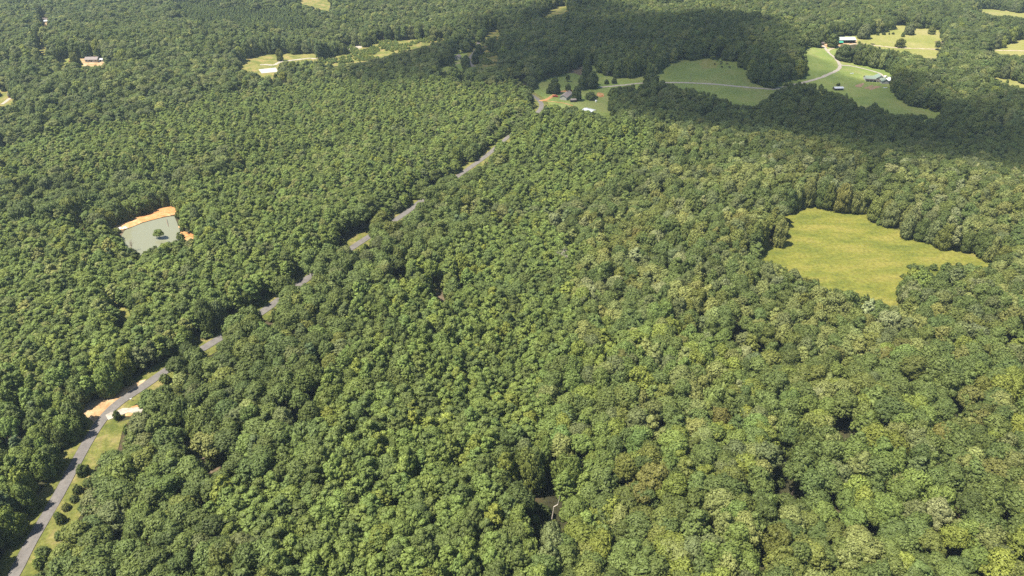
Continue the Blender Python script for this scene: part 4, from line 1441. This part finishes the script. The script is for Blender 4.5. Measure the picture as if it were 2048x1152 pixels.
def car(name, label, cat, p, rz, body, pickup=False, van=False, group=None):
    t = thing(name, label, cat, (p[0], p[1], p[2] + .15), rz, group)
    L, W = (5.4, 1.95) if pickup else ((5.2, 2.0) if van else (4.5, 1.8))
    if pickup:
        prof = [(-L / 2, .45), (L / 2, .45), (L / 2, .95), (L / 2 - 1.4, 1.1), (L / 2 - 2.0, 1.75), (L / 2 - 3.2, 1.78), (L / 2 - 3.35, 1.15), (-L / 2, 1.12)]
    elif van:
        prof = [(-L / 2, .45), (L / 2, .45), (L / 2, 1.0), (L / 2 - .9, 1.25), (L / 2 - 1.5, 2.05), (-L / 2 + .1, 2.1)]
    else:
        prof = [(-L / 2, .4), (L / 2, .4), (L / 2, .8), (L / 2 - 1.1, .95), (L / 2 - 1.8, 1.42), (-L / 2 + .9, 1.45), (-L / 2 + .2, 1.0), (-L / 2, .9)]
    bm = bmesh.new()
    a = [bm.verts.new((x, -W / 2, z)) for x, z in prof]
    b = [bm.verts.new((x, W / 2, z)) for x, z in prof]
    bm.faces.new(a)
    bm.faces.new(b[::-1])
    n_ = len(prof)
    for i in range(n_):
        bm.faces.new((a[i], b[i], b[(i + 1) % n_], a[(i + 1) % n_]))
    bmesh.ops.recalc_face_normals(bm, faces=bm.faces[:])
    bmesh.ops.bevel(bm, geom=bm.edges[:], offset=.07, segments=2, affect='EDGES')
    bm_obj('body', bm, body, t)
    zt = max(z for _, z in prof)
    xs_ = [x for x, z in prof if z > zt - .06]
    x0, x1 = min(xs_), max(xs_)
    for s in (-1, 1):
        box_obj('window', (x0 + .15, x1 - .05, s * (W / 2) - .02, s * (W / 2) + .02, zt - .5, zt - .12), M['glass'], t)
        for x in (-L / 2 + .95, L / 2 - .95):
            v_, f_ = [], []
            tube(v_, f_, (x, s * (W / 2 - .2), .33), (x, s * (W / 2 + .02), .33), .34, .34, 12)
            w = mesh_obj('wheel', v_, f_, M['rubber'], t)
    return t


car('pickup_truck', "dark red pickup truck parked beside the grey farmhouse", 'pickup truck', at(1110.5, 194), R(-15), M['red_paint'], pickup=True)
car('parked_car', "dark car parked behind the red pickup at the farmhouse", 'car', at(1117, 189.5), R(25), M['black_paint'])
car('parked_car', "white car half hidden by trees in front of the farm", 'car', at(1119, 241.5), R(15), M['white_paint'])
car('parked_van', "white van on the road beside the bright round tree", 'van', at(952.5, 79.5), R(75), M['white_paint'], van=True)
car('parked_car', "faded red car on the grass left of the homestead", 'car', at(142, 124), R(10), flat_mat('faded_red', (.48, .17, .15), .4, .5))
# white tank in the lawn, drum on cradle
p = at(1192, 204)
t = thing('water_tank', "white upright tank on the farm lawn right of the shed", 'water tank', p)
v_, f_ = [], []
tube(v_, f_, (0, 0, -.2), (0, 0, 1.7), .95, .95, 14)
tube(v_, f_, (0, 0, 1.7), (0, 0, 2.1), .95, .35, 14)
mesh_obj('tank', v_, f_, M['white_paint'], t)
v_, f_ = [], []
tube(v_, f_, (0, 0, 2.1), (0, 0, 2.25), .3, .3, 10)
mesh_obj('cap', v_, f_, M['black_paint'], t)

# long barn with pale roof and open bays, lean-to at its right
pb_ = at(1688, 84.5)
t = thing('long_barn', "long barn with pale metal roof and open dark bays", 'barn', pb_, R(3))
L, W, hw, hr = 24.0, 11.0, 4.2, 2.2
bm = bmesh.new()
box(bm, -L / 2, L / 2, W / 2 - .25, W / 2, -.8, hw)
bm_obj('wall', bm, M['siding'], t)
for s in (-1, 1):
    bm = bmesh.new()
    vv = [bm.verts.new(q) for q in ((s * L / 2, -W / 2, -.8), (s * L / 2, W / 2 - .27, -.8), (s * L / 2, W / 2 - .27, hw), (s * L / 2, 0, hw + hr - .1), (s * L / 2, -W / 2, hw))]
    fc = bm.faces.new(vv)
    r_ = bmesh.ops.extrude_face_region(bm, geom=[fc])
    bmesh.ops.translate(bm, verts=[g for g in r_['geom'] if isinstance(g, bmesh.types.BMVert)], vec=(-s * .2, 0, 0))
    bmesh.ops.recalc_face_normals(bm, faces=bm.faces[:])
    bm_obj('wall', bm, M['siding'], t)
for i in range(6):
    x = -L / 2 + .5 + (L - 1.0) * i / 5
    box_obj('post', (x - .15, x + .15, -W / 2 + .05, -W / 2 + .35, -.8, hw - .02), M['dark_wood'], t)
bm = bmesh.new()
for s in (-1, 1):
    prof = [(0, hw + hr + .05), (s * (W / 2 + .8), hw - .3), (s * (W / 2 + .8), hw - .1), (0, hw + hr + .25)]
    a = [bm.verts.new((-L / 2 - .6, y, z)) for y, z in prof]
    b = [bm.verts.new((L / 2 + .6, y, z)) for y, z in prof]
    bm.faces.new(a)
    bm.faces.new(b)
    for i in range(4):
        j = (i + 1) % 4
        bm.faces.new((a[i], a[j], b[j], b[i]))
bmesh.ops.remove_doubles(bm, verts=bm.verts[:], dist=.001)
bmesh.ops.recalc_face_normals(bm, faces=bm.faces[:])
bm_obj('roof', bm, M['pale_metal'], t)
gable('tool_shed', "small shed with a vivid green metal roof in front of the long barn", 'shed', at(1679, 88.5), R(3), 6.4, 4.4, 2.4, 1.3, M['brick'], M['green_metal'], .4, doors=((0, 2.4, 2.0),), windows=0)
gable('hay_shed', "low dark shed right of the long barn", 'shed', at(1703, 84), R(-8), 8.0, 5.0, 2.4, 1.0, M['dark_wood'], M['white_metal'], .3, doors=((0, 3.0, 2.1),), windows=0)
gable('brown_shed', "small brown shed under the trees left of the barn", 'shed', at(1643, 90), R(8), 5.0, 4.0, 2.3, 1.1, M['brick'], M['brown_roof'], .3, doors=((0, 1.2, 2.0),), windows=0)
# tractor-like pieces reduced to a parked farm trailer
p = at(1745, 89)
t = thing('farm_trailer', "dark flat farm trailer parked by the pasture track", 'trailer', p, R(-20))
box_obj('bed', (-2.4, 2.4, -1.0, 1.0, .75, 1.0), M['black_paint'], t)
box_obj('headboard', (-2.4, -2.25, -1.0, 1.0, 1.0, 2.0), M['dark_wood'], t)
box_obj('drawbar', (2.4, 4.0, -.1, .1, .7, .85), M['black_paint'], t)
for s in (-1, 1):
    for x in (-.6, .5):
        v_, f_ = [], []
        tube(v_, f_, (x, s * 1.02, .45), (x, s * 1.25, .45), .45, .45, 12)
        mesh_obj('wheel', v_, f_, M['rubber'], t)

# ranch house: several roofs
p0 = at(1754, 163.5)
t = thing('ranch_house', "long green roofed ranch house with grey wing and white garage beside the trees", 'house', p0, R(-10))


def wing(x0, x1, y0, y1, hw, hr, wall, roof, along='x', over=.5, base=-1.0):
    bm = bmesh.new()
    if along == 'x':
        m_ = (y0 + y1) / 2
        A = [(x0, y0, base), (x0, y1, base), (x0, y1, hw), (x0, m_, hw + hr), (x0, y0, hw)]
        B = [(x1, q[1], q[2]) for q in A]
    else:
        m_ = (x0 + x1) / 2
        A = [(x0, y0, base), (x1, y0, base), (x1, y0, hw), (m_, y0, hw + hr), (x0, y0, hw)]
        B = [(q[0], y1, q[2]) for q in A]
    a = [bm.verts.new(q) for q in A]
    b = [bm.verts.new(q) for q in B]
    bm.faces.new(a)
    bm.faces.new(b)
    for i in range(5):
        bm.faces.new((a[i], a[(i + 1) % 5], b[(i + 1) % 5], b[i]))
    bmesh.ops.recalc_face_normals(bm, faces=bm.faces[:])
    bm_obj('wall', bm, wall, t)
    bm = bmesh.new()
    half = ((y1 - y0) if along == 'x' else (x1 - x0)) / 2
    sl = hr / half
    for s in (-1, 1):
        e = half + over
        prof = [(0, hw + hr + .05), (s * e, hw - over * sl + .05), (s * e, hw - over * sl + .22), (0, hw + hr + .24)]
        if along == 'x':
            a = [bm.verts.new((x0 - over, m_ + q, z)) for q, z in prof]
            b = [bm.verts.new((x1 + over, m_ + q, z)) for q, z in prof]
        else:
            a = [bm.verts.new((m_ + q, y0 - over, z)) for q, z in prof]
            b = [bm.verts.new((m_ + q, y1 + over, z)) for q, z in prof]
        bm.faces.new(a)
        bm.faces.new(b)
        for i in range(4):
            j = (i + 1) % 4
            bm.faces.new((a[i], a[j], b[j], b[i]))
    bmesh.ops.remove_doubles(bm, verts=bm.verts[:], dist=.001)
    bmesh.ops.recalc_face_normals(bm, faces=bm.faces[:])
    bm_obj('roof', bm, roof, t)


wing(-12, -2, 0, 9, 2.8, 2.0, M['grey_wall'], M['sage_roof'])
wing(-2, 8, 1, 11, 3.0, 3.0, M['siding'], M['sage_roof'], 'y')
wing(2.5, 9.5, -8, 1.2, 2.7, 1.9, M['grey_wall'], M['sage_roof'], 'y')
wing(9.6, 16, -5, 4, 2.6, 1.7, M['white_siding'], M['white_metal'], 'y')
bm = bmesh.new()
vv = [bm.verts.new(q) for q in ((-12.5, -3.4, 2.2), (2.2, -3.4, 2.2), (2.2, .3, 2.75), (-12.5, .3, 2.75))]
fc = bm.faces.new(vv)
r_ = bmesh.ops.extrude_face_region(bm, geom=[fc])
bmesh.ops.translate(bm, verts=[g for g in r_['geom'] if isinstance(g, bmesh.types.BMVert)], vec=(0, 0, .12))
bmesh.ops.recalc_face_normals(bm, faces=bm.faces[:])
bm_obj('porch_roof', bm, M['dark_wood'], t)
for i in range(5):
    x = -12.2 + 14 * i / 4
    box_obj('porch_post', (x - .08, x + .08, -3.3, -3.14, -1, 2.2), M['white_paint'], t)
for x in (11.0, 13.6):
    box_obj('garage_door', (x - 1.0, x + 1.0, -5.06, -4.96, 0, 2.1), M['glass'], t)
for x in (-10, -7, -4, 0):
    f = box_obj('window', (x - .6, x + .6, -.07 if x < -2 else .93, .05 if x < -2 else 1.05, .9, 2.0), M['white_paint'], t)
    box_obj('pane', (x - .5, x + .5, -.09 if x < -2 else .91, .02 if x < -2 else 1.02, 1.0, 1.9), M['glass'], f)
car('parked_car', "white car parked at the top of the ranch house driveway", 'car', at(1772, 154.5), R(10), M['white_paint'])
gable('well_house', "tiny white roofed shed alone on the driveway lawn", 'shed', at(1675.5, 179.5), R(4), 9.0, 5.0, 2.0, .9, M['dark_wood'], M['white_metal'], .4, doors=((0, 1.2, 1.8),), windows=0)


def trough(u, v, rz, label, L=3.2):
    p = at(u, v)
    bm = bmesh.new()
    box(bm, -L / 2, L / 2, -.7, .7, 0, .7)
    bm.faces.ensure_lookup_table()
    top_ = max(bm.faces, key=lambda f: f.calc_center_median().z)
    bmesh.ops.inset_individual(bm, faces=[top_], thickness=.1)
    bmesh.ops.translate(bm, verts=top_.verts[:], vec=(0, 0, -.45))
    o = bm_obj('water_trough', bm, M['white_paint'])
    o.location = (p[0], p[1], p[2] + .08)
    o.rotation_euler = (0, 0, rz)
    tag(o, label, 'trough')


trough(1703.5, 147.5, R(5), "white trough lying on the lawn left of the ranch house")
trough(1770.5, 176, R(2), "white trough on the lawn right of the garden beds", 3.6)
gable('grey_shed', "small grey roofed cabin on the lawn beside the far road", 'cabin', at(916, 117.5), R(80), 8.0, 6.0, 2.5, 1.6, M['siding'], M['shingle'], .4, windows=2)
gable('homestead_house', "grey roofed homestead house among thin dark trees in a pale yard", 'house', at(186, 122.5), R(5), 13, 7.5, 2.6, 2.0, M['siding'], M['shingle'], .5, chimney=True)
gable('pump_shed', "pale little shed right of the homestead house", 'shed', at(203, 122.5), R(10), 5, 4, 2.1, .9, M['white_siding'], M['white_metal'], .3, doors=((0, 1.2, 1.8),), windows=0)
gable('woodland_house', "reddish brown roofed house deep in the upper left wood", 'house', at(87, 44), R(15), 15, 9, 2.8, 2.6, M['brick'], M['brown_roof'], .5, chimney=True)
gable('white_outbuilding', "bright white outbuilding in front of the upper left wood house", 'shed', at(91, 45.5), R(12), 7, 4.5, 2.3, 1.1, M['white_siding'], M['white_metal'], .3, doors=((0, 1.2, 2),), windows=0)
gable('edge_house', "house corner by the lawn at the left edge of the view", 'house', at(28, 193.5), R(20), 8, 6, 2.4, 1.6, M['brick'], M['brown_roof'], .4, windows=2)

# utility poles with a crossarm
for (u, v, h, lab) in ((876.5, 133.5, 10, "grey utility pole at the corner of the shed lawn"), (1380, 163.5, 9, "slim utility pole at the lower edge of the hill pasture"),
                       (1213.5, 160, 9, "utility pole on the farm lawn behind the wide dark tree"), (264, 806, 1.5, None)):
    if lab is None:
        continue
    p = at(u, v)
    t = thing('utility_pole', lab, 'utility pole', p, R(30))
    v_, f_ = [], []
    tube(v_, f_, (0, 0, -.5), (0, 0, h), .17, .11, 8)
    mesh_obj('pole', v_, f_, M['pole_wood'], t)
    box_obj('crossarm', (-1.2, 1.2, -.19, -.1, h - .9, h - .75), M['pole_wood'], t)
# roadside mailbox
p = at(263, 802)
t = thing('mailbox', "white mailbox on a post at the roadside by the gravel driveway", 'mailbox', p, R(40))
box_obj('post', (-.06, .06, -.06, .06, -.3, 1.05), M['pole_wood'], t)
bm = bmesh.new()
box(bm, -.35, .35, -.2, .2, 1.05, 1.5)
bmesh.ops.bevel(bm, geom=[e for e in bm.edges if abs(e.verts[0].co.z - 1.5) < .01 and abs(e.verts[1].co.z - 1.5) < .01 and abs(e.verts[0].co.y - e.verts[1].co.y) < .01], offset=.16, segments=3, affect='EDGES')
bm_obj('box', bm, M['white_paint'], t)

# cattle on the knoll: one skinned body shared by all
def cow_mesh():
    P = [(0, 0, 1.0), (.6, 0, 1.05), (-.6, 0, 1.02), (1.0, 0, 1.15), (1.35, 0, 1.0), (1.65, 0, .78),
         (.58, .24, .85), (.58, .26, .45), (.58, .26, .02), (.58, -.24, .85), (.58, -.26, .45), (.58, -.26, .02),
         (-.62, .24, .85), (-.7, .26, .5), (-.64, .26, .02), (-.62, -.24, .85), (-.7, -.26, .5), (-.64, -.26, .02), (-.85, 0, 1.05), (-.98, 0, .55)]
    E = [(0, 1), (0, 2), (1, 3), (3, 4), (4, 5), (1, 6), (6, 7), (7, 8), (1, 9), (9, 10), (10, 11), (2, 12), (12, 13), (13, 14), (2, 15), (15, 16), (16, 17), (2, 18), (18, 19)]
    Rd = [.40, .38, .36, .24, .19, .12, .16, .09, .07, .16, .09, .07, .18, .09, .07, .18, .09, .07, .08, .04]
    me = bpy.data.meshes.new('cow_skin')
    me.from_pydata(P, E, [])
    o = bpy.data.objects.new('cow_skin', me)
    COL.objects.link(o)
    md = o.modifiers.new('skin', 'SKIN')
    for i, q in enumerate(Rd):
        me.skin_vertices[0].data[i].radius = (q, q)
    me.skin_vertices[0].data[0].use_root = True
    ms = o.modifiers.new('sub', 'SUBSURF')
    ms.levels = 1
    bpy.context.view_layer.update()
    dg = bpy.context.evaluated_depsgraph_get()
    out_ = bpy.data.meshes.new_from_object(o.evaluated_get(dg))
    bpy.data.objects.remove(o)
    out_.name = 'cow'
    out_.materials.clear()
    out_.materials.append(M['cow_hide'])
    return out_


cow = cow_mesh()
CP_ = [(1434.5, 122.3, 15, "black cow lying highest and leftmost in the small herd on the knoll"), (1442.5, 126, 160, "black cow in the middle of the herd on the knoll"), (1452.5, 123.2, 80, "black cow standing at the top right of the herd"),
       (1453.3, 129.4, 10, "black cow right of centre in the herd on the knoll"), (1429, 129.8, 60, "black cow at the lower left of the herd"), (1444, 135.6, 200, "black cow lowest in the herd on the pasture slope"),
       (1459, 136, 130, "black cow farthest right, at the foot of the herd"), (1441.5, 129.3, 30, "black cow between its herd mates on the knoll")]
for u, v, a_, lab in CP_:
    p = at(u, v)
    o = bpy.data.objects.new('cow', cow)
    o.location = (p[0], p[1], p[2] + .12)
    o.rotation_euler = (0, 0, R(a_))
    o.scale = (1.35, 1.35, 1.35)
    COL.objects.link(o)
    tag(o, lab, 'cow', 'cattle on the hill pasture')

# ------------------------------------------------------------------ cloud whose shadow crosses the valley
SHADE = [(690, 182), (800, 186), (900, 188), (1000, 192), (1060, 205), (1100, 226), (1180, 236), (1250, 262), (1330, 286), (1460, 298), (1560, 320), (1700, 345), (1900, 368), (2200, 385),
         (2200, 215), (1960, 205), (1880, 180), (1800, 168), (1740, 160), (1690, 138), (1640, 124), (1600, 100), (1580, 72), (1520, 48), (1430, 40), (1340, 50), (1250, 30), (1150, 12), (1060, 22), (1000, 60), (960, 78), (900, 92), (860, 104), (780, 122), (720, 142), (680, 168)]
sg = np.array([at(u, v)[:2] for u, v in SHADE])
CZ = 480.0
sg = sg + SUN_DIR_H * (CZ + 35) / math.tan(SUN_EL)
step = 16.0
cxs = np.arange(sg[:, 0].min() - 60, sg[:, 0].max() + 60, step)
cys = np.arange(sg[:, 1].min() - 60, sg[:, 1].max() + 60, step)
CX, CY = np.meshgrid(cxs, cys)
ins = in_poly(CX, CY, sg)
dd = np.min(np.stack([np.array(seg_dist(CX, CY, [sg[i], sg[(i + 1) % len(sg)]])) for i in range(len(sg))]), 0)
sd = np.where(ins, dd, -dd)
puff = sum(a_ * (vnoise(CX, CY, s_, q_) - .5) for a_, s_, q_ in ((90, 90, 31), (55, 42, 32), (20, 22, 33)))
dep = np.clip(sd + puff * .7 + 16, 0, None)
thick = 90 * (1 - np.exp(-dep / 60)) * (1 + .9 * (vnoise(CX, CY, 70, 34) - .5))
verts, faces = [], []
nyc, nxc = CX.shape
keep = thick > .5
vid_t = -np.ones(CX.shape, int)
vid_b = -np.ones(CX.shape, int)
cell = keep[:-1, :-1] | keep[1:, :-1] | keep[:-1, 1:] | keep[1:, 1:]
need = np.zeros_like(keep)
need[:-1, :-1] |= cell
need[1:, :-1] |= cell
need[:-1, 1:] |= cell
need[1:, 1:] |= cell
for j, i in zip(*np.where(need)):
    inner = keep[j, i]
    vid_t[j, i] = len(verts)
    verts.append((CX[j, i], CY[j, i], CZ + (thick[j, i] if inner else 0.0)))
    if inner:
        vid_b[j, i] = len(verts)
        verts.append((CX[j, i], CY[j, i], CZ - .1 - .12 * thick[j, i]))
    else:
        vid_b[j, i] = vid_t[j, i]
for j, i in zip(*np.where(cell)):
    q = ((j, i), (j, i + 1), (j + 1, i + 1), (j + 1, i))
    ft = [vid_t[a] for a in q]
    fb = [vid_b[a] for a in q][::-1]
    faces.append(tuple(ft))
    if set(fb) != set(ft):
        faces.append(tuple(fb))
m, nt, n, l, out = new_mat('cloud_vapour')
pv = n.new("ShaderNodeVolumePrincipled")
pv.inputs['Color'].default_value = (.98, .98, .98, 1)
pv.inputs['Density'].default_value = 0.0165
pv.inputs['Anisotropy'].default_value = 0.0
l.new(pv.outputs[0], out.inputs['Volume'])
co = mesh_obj('cloud', verts, faces, m, smooth=True)
tag(co, "broad white cloud above the valley that shades the farms", kind='stuff')

# ------------------------------------------------------------------ haze
m, nt, n, l, out = new_mat('haze')
pv = n.new("ShaderNodeVolumePrincipled")
pv.inputs['Color'].default_value = (.62, .80, 1.0, 1)
pv.inputs['Density'].default_value = 0.00007
pv.inputs['Anisotropy'].default_value = 0.1
l.new(pv.outputs[0], out.inputs['Volume'])
bm = bmesh.new()
zlow = float(ZG.min()) - 2
box(bm, -12500, 12500, -6500, 12500, zlow, CAM_H + 12)
ho = bm_obj('haze', bm, m)
tag(ho, kind='stuff')
